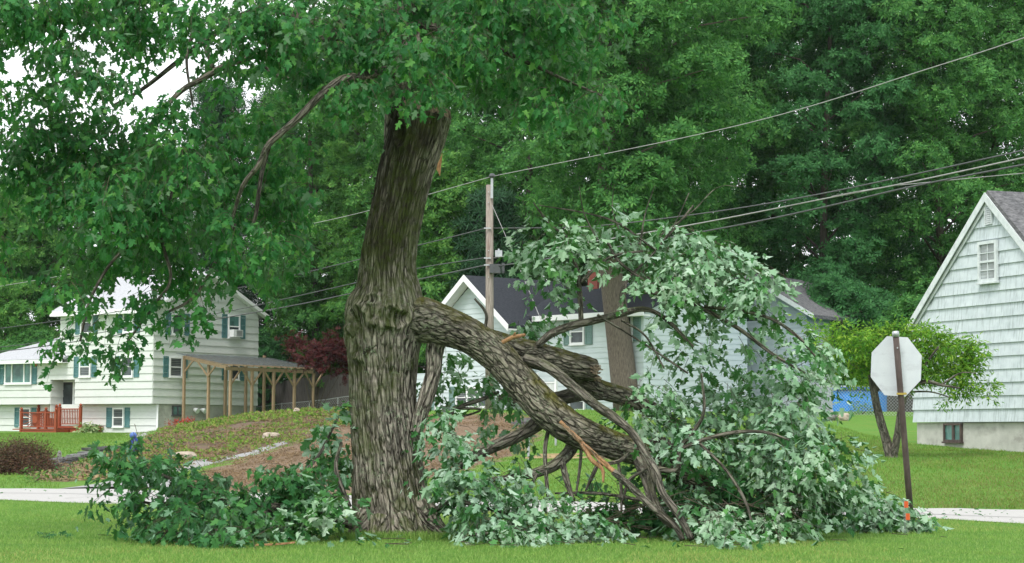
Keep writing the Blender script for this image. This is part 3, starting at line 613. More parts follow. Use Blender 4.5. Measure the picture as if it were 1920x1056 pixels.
br = [[(1150, 884, 7, 27.35), (1190, 920, 7, 27.3), (1230, 957, 6.5, 27.2), (1265, 985, 6, 27.1), (1280, 1012, 5, 27)],
      [(985, 672, 9, 27.9), (1030, 690, 10, 27.7), (1075, 726, 9.5, 27.6), (1120, 762, 9, 27.5), (1150, 782, 9, 27.5), (1185, 812, 7.5, 27.4), (1210, 850, 7.5, 27.3), (1230, 885, 7.5, 27.2), (1243, 925, 7, 27.1), (1275, 970, 7.5, 27), (1297, 1012, 6, 26.9)],
      [(1200, 862, 15, 27.9), (1214, 895, 13, 27.7), (1222, 930, 10, 27.5), (1240, 965, 9, 27.3), (1262, 985, 8, 27.2)],
      [(1022, 780, 16, 28), (1000, 800, 14, 28.1), (965, 820, 12, 28.1), (925, 838, 11, 28.2), (890, 855, 11, 28.2), (860, 872, 11, 28.2)],
      [(1080, 822, 13, 27.9), (1065, 850, 12, 27.9), (1040, 872, 11, 27.8), (1000, 888, 9, 27.7), (955, 896, 7, 27.6), (915, 900, 4, 27.5)],
      [(1140, 735, 16, 28.9), (1090, 738, 15, 29), (1045, 748, 14, 29.1), (1000, 752, 14, 29.2), (960, 750, 12, 29.3), (935, 750, 10, 29.3)],
      [(1008, 648, 7, 28.3), (1035, 625, 8, 28.3), (1075, 610, 8, 28.3), (1120, 600, 7, 28.3), (1165, 588, 7, 28.2), (1210, 580, 5, 28.2), (1250, 600, 4, 28.2), (1300, 650, 3, 28.2)],
      [(1090, 605, 5, 28.3), (1087, 550, 5, 28.3), (1083, 510, 4, 28.3), (1072, 475, 3.5, 28.3), (1060, 440, 2, 28.3)], [(1088, 530, 4, 28.3), (1120, 500, 3, 28.4), (1150, 480, 3, 28.4), (1210, 470, 2, 28.4)],
      [(1165, 586, 6, 28.3), (1168, 548, 6, 28.3), (1180, 520, 3, 28.4), (1230, 470, 2, 28.5), (1300, 385, 1.5, 28.6)],
      [(1168, 546, 5, 28.3), (1225, 548, 5, 28.2), (1280, 562, 5, 28.2), (1330, 585, 4, 28.1), (1390, 620, 4, 28.1), (1450, 665, 3, 28), (1510, 700, 2, 28)],
      [(1320, 575, 4, 28.1), (1390, 583, 3.5, 28.1), (1450, 600, 3, 28), (1500, 635, 3, 28), (1530, 670, 2, 28)], [(1140, 455, 3, 28.5), (1160, 490, 3, 28.4), (1200, 520, 3, 28.4), (1240, 545, 2, 28.3)],
      [(1030, 800, 4, 27.9), (1022, 840, 4, 27.8), (1024, 890, 4, 27.7), (1028, 940, 3, 27.6)], [(1055, 868, 6, 27.8), (1062, 900, 6, 27.7), (1075, 940, 4, 27.6)], [(1010, 885, 4, 27.7), (995, 910, 3, 27.6), (985, 930, 2, 27.6)],
      [(1090, 835, 3, 27.8), (1088, 870, 3, 27.8), (1080, 930, 2, 27.7)], [(1130, 850, 3, 27.9), (1112, 890, 4, 27.8), (1098, 920, 2, 27.7)], [(1180, 850, 4, 27.7), (1160, 865, 4, 27.6), (1120, 872, 3, 27.5)],
      [(1160, 870, 3, 27.9), (1165, 920, 3, 27.8), (1165, 960, 2, 27.7)], [(1215, 880, 3, 27.6), (1180, 900, 3, 27.6), (1168, 940, 2, 27.5)],
      [(1230, 880, 6, 27.5), (1270, 880, 5, 27.4), (1275, 840, 4, 27.4), (1300, 810, 4, 27.4), (1320, 770, 3, 27.3), (1315, 700, 2, 27.3)],
      [(1270, 845, 4, 27.4), (1310, 828, 4, 27.3), (1370, 812, 4, 27.2), (1430, 810, 3, 27.1), (1480, 825, 2, 27)], [(1205, 838, 7, 28.1), (1240, 825, 7, 28), (1262, 838, 6, 28)],
      [(1130, 845, 10, 28.3), (1190, 830, 10, 28.4), (1240, 848, 10, 28.4), (1300, 870, 8, 28.5)],
      [(1420, 915, 9, 28.6), (1470, 925, 8, 28.6), (1535, 938, 7, 28.6)], [(1465, 890, 12, 28.9), (1500, 905, 12, 28.9), (1540, 928, 10, 28.9)],
      [(820, 800, 3, 28.6), (860, 765, 4, 28.7), (900, 750, 4, 28.8), (935, 735, 3, 28.9)], [(850, 765, 3, 28.7), (900, 770, 2, 28.8), (800, 800, 2, 28.6)], [(1120, 590, 2.5, 28.2), (1200, 640, 2, 28.2), (1290, 700, 2, 28.1)],
      [(800, 965, 5, 27.5), (850, 940, 5, 27.4), (880, 945, 4, 27.3), (940, 960, 3, 27.2)], [(880, 1002, 4, 26.9), (930, 1000, 4, 26.8), (990, 1005, 3, 26.7)],
      [(905, 630, 3, 28), (912, 590, 3, 28), (890, 560, 2, 28)], [(1215, 940, 3, 27.6), (1120, 925, 3, 27.8), (1040, 925, 2, 27.8)], [(1310, 830, 3, 27.3), (1360, 880, 3, 27.2), (1395, 935, 3, 27.1), (1410, 980, 2, 27)],
      [(1165, 600, 2.5, 28.2), (1210, 630, 2, 28.2), (1245, 690, 1.5, 28.1)], [(1230, 470, 2, 28.5), (1160, 420, 2, 28.5), (1100, 400, 1.5, 28.5), (1010, 385, 1, 28.5)], [(1200, 460, 2, 28.5), (1210, 400, 1.3, 28.5), (1228, 348, .7, 28.5)], [(1230, 470, 2, 28.5), (1265, 420, 1.3, 28.5), (1292, 362, .7, 28.6)], [(1120, 450, 2, 28.4), (1095, 400, 1.3, 28.4), (1086, 350, .7, 28.3)], [(1160, 430, 1.6, 28.5), (1148, 390, 1, 28.5), (1152, 345, .6, 28.5)], [(1240, 440, 1.6, 28.5), (1300, 395, 1.1, 28.6), (1345, 352, .7, 28.7), (1392, 350, .5, 28.7)],
      [(1060, 440, 2, 28.3), (1030, 420, 2, 28.3), (1000, 380, 1.2, 28.3)]]
limbset(limb, br, M['bark3'], 'branch', 14, .35, .04)
mb = MB(); 
for pts in ([(942, 642, 4, 27.7), (962, 632, 4, 27.65), (985, 628, 3, 27.6)], [(962, 632, 2.5, 27.65), (966, 624, 1.5, 27.6)]):
    V, Q, cp = simple_tube([P(a, b_, d) for a, b_, r, d in pts], [r * d / F for a, b_, r, d in pts], 8); mb.add(V, [Q] + cp)
mb.build('broken_twig', M['torn'], limb)
def gd(cy, r, d):                           # keep a clump low enough to lie on the lawn
    yb = cy + r
    return min(d, CAMZ * F / (yb - 815) + .2) if yb > 985 else d
fb = []
for (x, y, r) in [(832, 830, 30), (838, 895, 36), (882, 945, 38), (905, 985, 36), (885, 880, 34), (905, 930, 45), (950, 970, 42), (965, 925, 34), (1005, 960, 40), (1010, 995, 26), (1050, 970, 38), (1090, 985, 30), (1125, 968, 24), (1050, 925, 22), (940, 995, 30), (835, 795, 28), (815, 765, 22), (990, 900, 24), (975, 862, 20), (895, 840, 18)]:
    fb.append((x, y, r, gd(y, r, 27.6 + R.uniform(-.5, .5)), 1.05, .72))
for (x, y, r) in [(850, 685, 30), (885, 715, 20), (905, 690, 18), (840, 655, 15), (925, 770, 28), (955, 735, 18), (965, 800, 22), (800, 735, 20), (803, 548, 11), (985, 595, 24), (1012, 588, 15), (960, 632, 15), (880, 750, 14)]:
    fb.append((x, y, r, 29.3 + R.uniform(-.3, .4), .85, .5))
for (x, y, r) in [(1003, 392, 18), (992, 455, 30), (1010, 490, 28), (1040, 430, 24), (1050, 478, 34), (1028, 530, 18), (1075, 448, 30), (1132, 405, 26), (1158, 425, 30), (1190, 452, 30), (1230, 440, 38), (1282, 440, 38), (1250, 490, 46), (1310, 485, 50), (1358, 470, 40), (1390, 508, 40), (1418, 522, 26), (1340, 528, 40), (1280, 535, 40), (1222, 520, 24), (1395, 555, 30), (1440, 570, 18)]:
    fb.append((x, y, r, 28.4 + R.uniform(-.7, .7), .95, .8))
for (x, y, r) in [(1235, 580, 32), (1262, 632, 46), (1310, 600, 40), (1385, 640, 42), (1300, 682, 52), (1238, 700, 34), (1365, 705, 52), (1445, 660, 42), (1500, 650, 42), (1480, 700, 46), (1530, 690, 30), (1420, 745, 56), (1340, 770, 56), (1262, 770, 46), (1200, 738, 28), (1188, 775, 28), (1232, 800, 34), (1480, 770, 56), (1522, 790, 40), (1300, 825, 44), (1385, 835, 56), (1455, 840, 56), (1530, 850, 44), (1570, 835, 26), (1592, 880, 30), (1560, 910, 38), (1500, 900, 34), (1430, 890, 40), (1350, 905, 50), (1292, 895, 30), (1530, 640, 28), (1215, 640, 26), (1420, 600, 24)]:
    fb.append((x, y, r * (.85 if y < 735 and x > 1190 else 1), 28.2 + R.uniform(-1.0, 1.4), .38 if y < 735 and 1190 < x < 1480 else 1.0, .78))
for (x, y, r) in [(1290, 962, 38), (1340, 970, 46), (1400, 965, 46), (1452, 985, 30), (1372, 1000, 26), (1480, 955, 36), (1545, 965, 28), (1605, 925, 30), (1620, 962, 28), (1660, 962, 26), (1690, 968, 22), (1645, 930, 22), (1580, 965, 26), (1722, 974, 14), (1700, 950, 16), (1665, 940, 20)]:
    fb.append((x, y, r, gd(y, r, 27.8 + R.uniform(-.4, .5)) if x < 1500 else 30.3, 1.0 if x < 1550 else 1.9, .78))
po, ou, fl = blobs_to_sprays(fb, 141, 22)
lv, tw = MB(), MB()
sprays(lv, tw, po, nrm(ou * np.array([.9, .8, .3]) + np.array([.25, -.1, -.2]) + rnd(len(po)) * .35), ou, .24 + .26 * R.random(len(po)), 14, .106, fl, droop=1.15)
lv.build('foliage', M['maple_pale'], limb); tw.build('twigs', M['twig'], limb)
# dark shaded leaves low behind the limb, with bare twigs
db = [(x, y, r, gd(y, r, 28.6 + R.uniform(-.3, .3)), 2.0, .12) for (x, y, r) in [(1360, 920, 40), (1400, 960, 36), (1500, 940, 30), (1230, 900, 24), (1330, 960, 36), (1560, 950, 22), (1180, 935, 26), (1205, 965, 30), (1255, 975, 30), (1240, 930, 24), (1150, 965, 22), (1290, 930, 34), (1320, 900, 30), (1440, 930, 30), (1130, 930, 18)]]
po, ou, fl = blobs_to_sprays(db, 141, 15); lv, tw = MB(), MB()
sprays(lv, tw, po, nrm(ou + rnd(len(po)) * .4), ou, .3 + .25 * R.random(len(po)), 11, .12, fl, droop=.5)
for k in range(150):
    p = P(R.uniform(1080, 1480), R.uniform(930, 1000), R.uniform(27.2, 28.6)); p[2] = max(p[2], .02); d = nrm(rnd(1)[0] * np.array([1, .6, .35])); L = R.uniform(.25, .9)
    q = np.array([p, p + d * L * .5 + rnd(1)[0] * .04, p + d * L]); q[:, 2] = np.maximum(q[:, 2], .01)
    V, Qt, cp = simple_tube(q, [.006, .004, .002], 4); tw.add(V, [Qt])
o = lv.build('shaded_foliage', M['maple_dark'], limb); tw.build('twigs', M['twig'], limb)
# ------------------------------------------------------------------ the dark green branch left of the trunk
fbr = thing('fallen_branch', P(420, 1005, 27.2) * np.array([1, 1, 0]), 'leafy dark green broken branch lying on the lawn left of the thick trunk', 'branch')
limbset(fbr, [[(660, 985, 9, 27.8), (600, 965, 8, 27.6), (520, 950, 7, 27.3), (430, 935, 6, 27.1), (340, 905, 4, 27), (285, 880, 2, 27), (255, 845, 1.2, 27), (248, 818, .8, 27)],
              [(520, 950, 5, 27.3), (450, 985, 4, 26.6), (360, 1000, 3, 26.2), (290, 1000, 2, 26)], [(600, 965, 5, 27.6), (560, 910, 4, 27.8), (600, 850, 3, 28), (635, 780, 2, 28.4)], [(430, 935, 4, 27.1), (300, 945, 3, 26.8), (250, 935, 2, 26.7)], [(655, 950, 5, 27.6), (630, 880, 4, 27.8), (640, 830, 3, 28)]], M['bark3'], 'branch', 10, .3)
lb = []
for (x, y, r) in [(232, 905, 26), (255, 865, 24), (250, 830, 17), (246, 803, 12), (222, 845, 14), (292, 885, 38), (335, 905, 42), (272, 945, 28), (305, 960, 40), (278, 995, 18), (345, 980, 45), (385, 935, 46), (425, 905, 34), (400, 985, 42), (450, 955, 48), (470, 998, 32), (485, 915, 36), (330, 1010, 16), (300, 850, 12), (205, 855, 8)]:
    lb.append((x, y, r, gd(y, r, 27 + R.uniform(-.6, .5)), 1.0, .10))
for (x, y, r) in [(540, 905, 36), (530, 955, 44), (590, 885, 34), (580, 940, 44), (628, 905, 36), (636, 865, 30), (610, 855, 22), (560, 930, 40)]: lb.append((x, y, r, gd(y, r, 27.6 + R.uniform(-.4, .5)) if x < 605 else 28.9, 1.0, .16))
po, ou, fl = blobs_to_sprays(lb, 141, 22); lv, tw = MB(), MB()
sprays(lv, tw, po, nrm(ou * np.array([.9, .8, .3]) + rnd(len(po)) * .35 + np.array([-.25, 0, -.1])), ou, .24 + .26 * R.random(len(po)), 13, .115, fl, droop=.75)
lv.build('foliage', M['maple_dark'], fbr)
lb = [(x, y, r, gd(y, r, 27.2), 1.0, .6) for (x, y, r) in [(560, 990, 30), (600, 985, 28), (610, 950, 28), (615, 920, 22), (520, 996, 22), (590, 960, 26)]] + [(x, y, r, 28.5, .8, .6) for (x, y, r) in [(640, 800, 18), (618, 768, 10), (648, 760, 10), (606, 785, 8), (640, 835, 14)]]
po, ou, fl = blobs_to_sprays(lb, 141, 13); lv = MB()
sprays(lv, tw, po, nrm(ou * np.array([.9, .8, .3]) + rnd(len(po)) * .35), ou, .3 + .3 * R.random(len(po)), 12, .13, fl, droop=.55)
o = lv.build('foliage', M['maple_pale'], fbr); tag(o, 'pale underside leaves close to the trunk'); tw.build('twigs', M['twig'], fbr)
lv = MB(); n = 26; pp = np.array([ground_hit(R.uniform(75, 130), R.uniform(1003, 1012)) for k in range(n)]); pp[:, 2] += .02
place(lv, 'maple', pp, rnd(n) * np.array([1, 1, .3]), np.array([0, -.3, 1.0]) + rnd(n) * .35, .09 + .05 * R.random(n)); tag(lv.build('leaf_litter', M['maple_dark']), 'small dark green scrap of torn leaves lying on the lawn at far left', 'leaves')
mb = MB(); g = ground_hit(505, 1027); 
for k in range(3): mb.bar(g + np.array([-.18 + .1 * k, .02 * k, .03]), g + np.array([.2 + .05 * k, .05 - .03 * k, .045 + .01 * k]), .05, .02)
tag(mb.build('bark_slab', M['torn']), 'short brown slab of torn bark on the grass left of the trunk', 'bark')
# ------------------------------------------------------------------ building helpers
UPZ = np.array([0, 0, 1.0])
class Wall:
    def __init__(s, O, D, N): s.O = np.array([O[0], O[1], 0.0]); s.D = np.array([*D, 0.0]); s.N = np.array([*N, 0.0])
    def at(s, w): return Wall((s.O + s.N * w)[:2], s.D[:2], s.N[:2])
    def hit(s, px, py):
        r = ray(px, py); k = ((s.O - CAM) @ s.N) / (r @ s.N); h = CAM + r * k; return float((h - s.O) @ s.D), float(h[2])
    def pt(s, u, v, w=0.0): return s.O + s.D * u + s.N * w + UPZ * v
    @property
    def fr(s): return (s.O, s.D, s.N)
def span(poly, v):
    xs_ = []
    for i in range(len(poly)):
        (u1, v1), (u2, v2) = poly[i], poly[(i + 1) % len(poly)]
        if (v1 - v) * (v2 - v) <= 0 and v1 != v2: xs_.append(u1 + (u2 - u1) * (v - v1) / (v2 - v1))
    return (min(xs_), max(xs_)) if xs_ else None
def siding(mb, wl, poly, expo, phase=0.0, lip=.05, joint=0.0):
    v0 = min(p[1] for p in poly); v1 = max(p[1] for p in poly)
    k = math.floor((v0 - phase) / expo)
    while phase + k * expo < v1 - .01:
        a, b_ = max(phase + k * expo, v0), min(phase + (k + 1) * expo, v1); k += 1
        if b_ - a < .02: continue
        s0, s1 = span(poly, a + 1e-4), span(poly, b_ - 1e-4)
        if not s0 or not s1: continue
        jit = R.uniform(-.004, .006)
        V = [wl.pt(s0[0], a, 0), wl.pt(s0[1], a, 0), wl.pt(s0[1], a, lip + jit), wl.pt(s0[0], a, lip + jit), wl.pt(s1[0], b_, 0), wl.pt(s1[1], b_, 0), wl.pt(s1[1], b_, .007), wl.pt(s1[0], b_, .007)]
        mb.add(V, [[(0, 3, 2, 1), (4, 5, 6, 7), (0, 1, 5, 4), (1, 2, 6, 5), (2, 3, 7, 6), (3, 0, 4, 7)]])
def window(parent, wl, px0, px1, y0, y1, shut=(), glass='glass', lower=None, w=.03, fw_=.085, shm='shutter', sash=True, mull=(), grid=None, frame='white', syl=None, wz=None):
    a, b_ = wl.hit(px0, (y0 + y1) / 2), wl.hit(px1, (y0 + y1) / 2); u0, u1 = sorted((a[0], b_[0]))
    mid = (px0 + px1) / 2; v1, v0 = wl.hit(mid, y0)[1], wl.hit(mid, y1)[1]
    if wz: v0, v1 = wz
    mb = MB(); f = fw_; fr = wl.fr
    mb.box(fr, u0, u0 + f, v0, v1, w, w + .08); mb.box(fr, u1 - f, u1, v0, v1, w, w + .08)
    mb.box(fr, u0 + f, u1 - f, v1 - f, v1, w, w + .08); mb.box(fr, u0 + f, u1 - f, v0, v0 + f, w, w + .08); mb.box(fr, u0 - .03, u1 + .03, v0 - .05, v0 - .002, w, w + .11)
    vm = (v0 + v1) / 2
    if sash: mb.box(fr, u0 + f, u1 - f, vm - .03, vm + .03, w, w + .065)
    for q in mull:
        um = u0 + (u1 - u0) * q; mb.box(fr, um - .045, um + .045, v0 + f, v1 - f, w, w + .078)
    if grid:
        for i in range(1, grid[0]): um = u0 + f + (u1 - u0 - 2 * f) * i / grid[0]; mb.box(fr, um - .012, um + .012, v0 + f, v1 - f, w, w + .055)
        for i in range(1, grid[1]): q = v0 + f + (v1 - v0 - 2 * f) * i / grid[1]; mb.box(fr, u0 + f, u1 - f, q - .012, q + .012, w, w + .052)
    win = mb.build('window', M[frame], parent)
    p = MB(); p.box(fr, u0 + f * .7, u1 - f * .7, vm, v1 - f * .7, w, w + .035); p.build('pane', M[glass], win)
    p = MB(); p.box(fr, u0 + f * .7, u1 - f * .7, v0 + f * .7, vm - .001, w, w + .03); p.build('pane', M[lower or glass], win)
    for (s0, s1) in shut:
        a, b_ = wl.hit(s0, (y0 + y1) / 2), wl.hit(s1, (y0 + y1) / 2); q0, q1 = sorted((a[0], b_[0])); mb = MB(); e = .055
        mb.box(fr, q0, q0 + e, v0 - .02, v1 + .02, w, w + .05); mb.box(fr, q1 - e, q1, v0 - .02, v1 + .02, w, w + .05)
        for q in (v0 - .02, vm - .03, v1 + .02 - e): mb.box(fr, q0 + e, q1 - e, q, q + e, w, w + .048)
        k = int((v1 - v0) / .075)
        for i in range(k):
            q = v0 + .04 + (v1 - v0 - .08) * i / k; c = [wl.pt(uu, q + vv, ww) for (vv, ww) in ((0, w + .038), (.07, w + .012)) for uu in (q0 + e, q1 - e)]
            mb.add(c, [[(0, 1, 3, 2)]])
        mb.build('shutter', M[shm], parent)
    return win, u0, u1, v0, v1
def gable_roof(mb, wl, u0, u1, s0, s1, ze, zr, th=.16):
    """ridge along wl.D, cross-section along -wl.N from s0 to s1"""
    sm = (s0 + s1) / 2
    for (sa, sb) in ((s0, sm), (s1, sm)):
        pts = [wl.pt(u0, ze, -sa), wl.pt(u0, zr, -sb), wl.pt(u0, zr - th, -sb), wl.pt(u0, ze - th, -sa)]
        mb.prism(pts, wl.D * (u1 - u0))
# ------------------------------------------------------------------ left split-level house
OL = ((288 - 960) / F * 118, 118.0)
Gw = Wall(OL, (.591, .807), (.807, -.591)); Fw = Wall(OL, (-.807, .591), (-.591, -.807))
zb = 1.15; zl = Fw.hit(286, 757)[1]; ze = Fw.hit(288, 577)[1]; zr = ze + 2.05; GW = 8.43
house = thing('split_level_house', Fw.pt(6, zb, -4), 'pale split-level house with teal shutters and light grey roof behind the red deck', 'house')
uA = Fw.hit(141, 735)[0]; uB = Fw.hit(95, 735)[0]; uU = Fw.hit(114, 600)[0]; zt = Fw.hit(118, 712)[1]; zw = Fw.hit(60, 676)[1]; UE = 14.0
mb = MB(); f = Fw.fr
mb.box(f, 0.01, uU, zl, ze, -GW, -1.0); mb.box(f, 0.01, uA, zl, ze, -1.0, -.002); mb.box(f, uA, uU, zt, ze, -1.0, -.002)
mb.box(f, uU, UE, zl, zw, -GW, -1.0); mb.box(f, uU, uB, zt, zw, -1.0, -.002); mb.box(f, uB, UE, zl, zw, -1.0, -.002); mb.box(f, .3, UE - .3, zb, zl, -GW + .1, -.53)
E = .42
siding(mb, Fw, [(0, zl), (uA, zl), (uA, ze), (0, ze)], E, zl); siding(mb, Fw, [(uA, zt), (uU, zt), (uU, ze), (uA, ze)], E, zl)
siding(mb, Fw, [(uU, zt), (uB, zt), (uB, zw), (uU, zw)], E, zl); siding(mb, Fw, [(uB, zl), (UE, zl), (UE, zw), (uB, zw)], E, zl)
F5 = Fw.at(-.5); siding(mb, F5, [(0, zb + .2), (UE - .3, zb + .2), (UE - .3, zl - .02), (0, zl - .02)], .40, zb + .2)
siding(mb, Gw, [(0, zl), (GW, zl), (GW, ze), (GW / 2, zr), (0, ze)], E, zl)
mb.prism([Gw.pt(0, ze, -.01), Gw.pt(GW, ze, -.01), Gw.pt(GW / 2, zr - .02, -.01)], Gw.N * -.3)
rs = Wall(Fw.pt(uB, 0)[:2], tuple(-Fw.N[:2]), tuple(-Fw.D[:2])); siding(mb, rs, [(0, zl - .8), (.98, zl - .8), (.98, zt), (0, zt)], E, zl)
mb.build('wall', M['side_l'], house)
mb = MB(); mb.box(f, .05, UE - .3, zb - 1.0, zb + .18, -.6, -.47); mb.box(Gw.fr, .5, GW - .05, .2, zl - .01, -.35, -.06); mb.build('foundation', M['concrete'], house)
mb = MB(); gable_roof(mb, Fw, -.38, uU + .35, -.5, GW + .5, ze - .02, zr + .20)
e0, r0 = zw + .04, Fw.hit(95, 620)[1] + .35; sm = GW / 2
A_ = [Fw.pt(uU - .75, e0, .55), Fw.pt(UE + .5, e0, .55), Fw.pt(UE + .5, e0, -GW - .5), Fw.pt(uU - .75, e0, -GW - .5), Fw.pt(uU - .75, r0, -sm), Fw.pt(UE + .5 - sm - 1.0, r0, -sm)]
mb.add(A_ + [p - UPZ * .03 for p in A_[:4]], [[(0, 1, 5, 4), (3, 4, 5, 2)], [(1, 2, 5), (0, 4, 3)], [(6, 9, 8, 7), (0, 6, 7, 1), (1, 7, 8, 2), (3, 9, 6, 0)]])
roof = mb.build('roof', M['roof_l'], house)
mb = MB(); c = Fw.pt(Fw.hit(107, 605)[0] - .2, 0, -sm); mb.box((c, Fw.D, Fw.N), -.14, .14, r0 - .3, r0 + .75, -.14, .14); mb.box((c, Fw.D, Fw.N), -.19, .19, r0 + .752, r0 + .82, -.19, .19); mb.build('chimney', M['brick'], roof)
mb = MB()
mb.box(f, -.40, uU + .37, ze - .30, ze - .03, .46, .52); mb.box(f, -.36, uU + .3, ze - .30, ze - .26, 0.04, .455)
mb.box(f, uU - .78, UE + .5, e0 - .24, e0 - .035, .50, .56); mb.box(f, uU - .74, UE + .5, e0 - .24, e0 - .2, .04, .495)
for (sa, za, sb, zz) in ((-.5, ze - .03, GW / 2, zr + .19), (GW / 2, zr + .19, GW + .5, ze - .03)):
    mb.prism([Gw.pt(sa, za, .39), Gw.pt(sb, zz, .39), Gw.pt(sb, zz - .22, .39), Gw.pt(sa, za - .22, .39)], Gw.N * .03)
    mb.prism([Gw.pt(sa, za - .16, .03), Gw.pt(sb, zz - .16, .03), Gw.pt(sb, zz - .2, .03), Gw.pt(sa, za - .2, .03)], Gw.N * .35)
mb.build('fascia', M['white'], house); mb = MB(); mb.box(F5.fr, -.02, .10, zb + .2, zl - .03, .056, .08); mb.build('corner_trim', M['white'], house)
window(house, Fw, 11, 61, 677, 720, [(.5, 8.5), (62, 70.5)], 'greenglass', 'greenglass', mull=(.27, .73), sash=False)
window(house, Fw, 150.5, 171.5, 669, 707, [(140, 149.5), (173, 182)], 'greenglass', 'blind'); window(house, Fw, 228.5, 251, 668, 707, [(217.5, 227.5), (252.5, 262)])
window(house, Fw, 232.5, 252.5, 582, 624, [(221, 231), (254, 263.5)], 'glass', 'blind'); window(house, Fw, 153, 175, 583, 626, [(143, 152), (176.5, 184.5)])
window(house, Gw, 316, 340, 669.5, 707.5, [(305, 314.5), (341.5, 350)], 'blind'); window(house, Gw, 427, 447, 674, 713, [(415, 425), (448.5, 457.5)])
W8 = window(house, Gw, 426, 448, 591, 634, [(415, 424.5), (449.5, 458.5)], 'greenglass', 'glass'); window(house, Gw, 320.5, 343, 588, 628, [(309.5, 319), (344.5, 354)])
window(house, F5, 213, 234, 765, 801, [(201, 211.5), (235.5, 244.5)], 'blind'); window(house, F5, 39, 59, 765, 800, [(29, 38), (60.5, 69)])
window(house, Gw.at(-.06), 322, 340, 761, 779, [], 'greenglass', sash=False, mull=(.55,), fw_=.05, frame='dark', w=.005)
mb = MB(); D_ = Fw.at(-1.0); ud0, ud1 = sorted((D_.hit(109, 740)[0], D_.hit(140.5, 740)[0])); zd = D_.hit(125, 717)[1]
mb.box(D_.fr, ud0 + .1, ud1 - .1, zd - 2.1, zd, .01, .06)
for q in (.35, .62): mb.box(D_.fr, ud0 + .25, ud1 - .25, zd - 2.0 + q, zd - 2.0 + q + .03, .06, .075)
dr = mb.build('door', M['black'], house); mb = MB(); mb.box(D_.fr, ud0 + .3, ud1 - .3, zd - 1.3, zd - .15, .062, .07); mb.build('pane', M['glass'], dr)
mb = MB(); mb.box(D_.fr, ud0, ud0 + .098, zd - 2.1, zd + .1, .012, .09); mb.box(D_.fr, ud1 - .098, ud1, zd - 2.1, zd + .1, .012, .09); mb.box(D_.fr, ud0, ud1, zd + .002, zd + .1, .014, .088); mb.build('door_frame', M['white'], house)
mb = MB(); h = Gw.hit(372, 768); c = Gw.pt(h[0], h[1], -.02)
for du in (-.35, .25): mb.tube([c + Gw.D * du, c + Gw.D * du + Gw.N * .15 - UPZ * .03, c + Gw.D * du + Gw.N * .32 - UPZ * .1], [.07, .12, .15], 12)
mb.box(Gw.fr, h[0] - .3, h[0] + .3, h[1] - .04, h[1] + .04, -.055, .02); mb.build('floodlight', M['white'], house)
mb = MB(); h = Fw.hit(70, 681); c = Fw.pt(h[0], h[1], .12)
mb.tube([c + UPZ * .17, c + UPZ * .12, c - UPZ * .12, c - UPZ * .2], [.03, .12, .09, .03], 10); mb.box(Fw.fr, h[0] - .05, h[0] + .05, h[1] - .08, h[1] + .1, .04, .06); mb.build('wall_lamp', M['copper'], house)
mb = MB(); h = F5.hit(164, 796); mb.box(F5.fr, h[0] - .09, h[0] + .09, h[1] - .09, h[1] + .09, .03, .1); mb.tube([F5.pt(h[0], h[1] - .02, .1), F5.pt(h[0], h[1] - .08, .18)], [.07, .09], 10); mb.build('vent', M['white'], house)
# window air conditioner
win, u0, u1, v0, v1 = W8; mb = MB(); ua, ub = u0 + .1, u1 - .1; va, vb = v0 + .05, v0 + .47
t_ = thing('air_conditioner', Gw.pt((ua + ub) / 2, va, .2), 'white air conditioner sitting in the upper gable window of the pale house', 'air conditioner')
mb.box(Gw.fr, ua, ub, va, vb, .075, .42); mb.build('housing', M['white'], t_)
mb = MB(); [mb.box(Gw.fr, ua + .25, ub - .05, va + .05 + .05 * i, va + .075 + .05 * i, .42, .43) for i in range(7)]; mb.build('grille', M['dark'], t_)
# red deck
dk = thing('deck', Fw.pt(Fw.hit(80, 812)[0], zb, 2), 'red stained wooden entry deck with railings and a sunburst panel', 'deck')
R1 = Fw.at(2.4); R2 = Fw.at(1.3); R0 = Fw.at(-.4)
ua, um, ub, uc = [R1.hit(x, 790)[0] for x in (40, 86, 105, 150)]; zf = R1.hit(80, 804)[1]; zt1 = R1.hit(80, 773)[1]; uc2, ub2 = R2.hit(151, 780)[0], R2.hit(112, 780)[0]; zt2, zf2 = R2.hit(130, 766)[1], R2.hit(130, 799)[1]
r0a0, r0b0 = R0.hit(60, 800)[0], R0.hit(125, 800)[0]; mb = MB(); f1 = R1.fr
mb.box(f1, ub, ua, zf - .06, zf, -1.0, .08); mb.box(f1, ub, ua, zf - .30, zf - .062, -.95, .04); mb.box(R0.fr, r0b0, r0a0, zf - .065, zf - .004, .02, 1.45); mb.box(R2.fr, uc2, ub2 + .2, zf2 - .12, zf2, -1.75, .1); mb.box(R2.fr, uc2 + .1, ub2, zf2 - .36, zf2 - .122, -1.7, .05)
mb.build('platform', M['redwood'], dk)
def rail(wl, u0, u1, z0, z1, balusters=True):
    u0, u1 = sorted((u0, u1)); mb = MB(); mb.box(wl.fr, u0, u1, z1 - .06, z1, -.05, .05); mb.box(wl.fr, u0, u1, z0 + .08, z0 + .14, -.03, .03); mb.build('rail', M['redwood'], dk)
    if balusters:
        mb = MB(); k = int((u1 - u0) / .13)
        for i in range(1, k): q = u0 + (u1 - u0) * i / k; mb.box(wl.fr, q - .022, q + .022, z0 + .14, z1 - .06, -.02, .02)
        mb.build('balusters', M['redwood'], dk)
def post(wl, u, z0, z1):
    mb = MB(); mb.box(wl.fr, u - .07, u + .07, z0, z1 + .08, -.07, .07); mb.box(wl.fr, u - .09, u + .09, z1 + .082, z1 + .11, -.09, .09); c = wl.pt(u, z1 + .11)
    mb.tube([c, c + UPZ * .03, c + UPZ * .09, c + UPZ * .14, c + UPZ * .17], [.04, .07, .09, .06, .01], 8); mb.build('post', M['redwood'], dk)
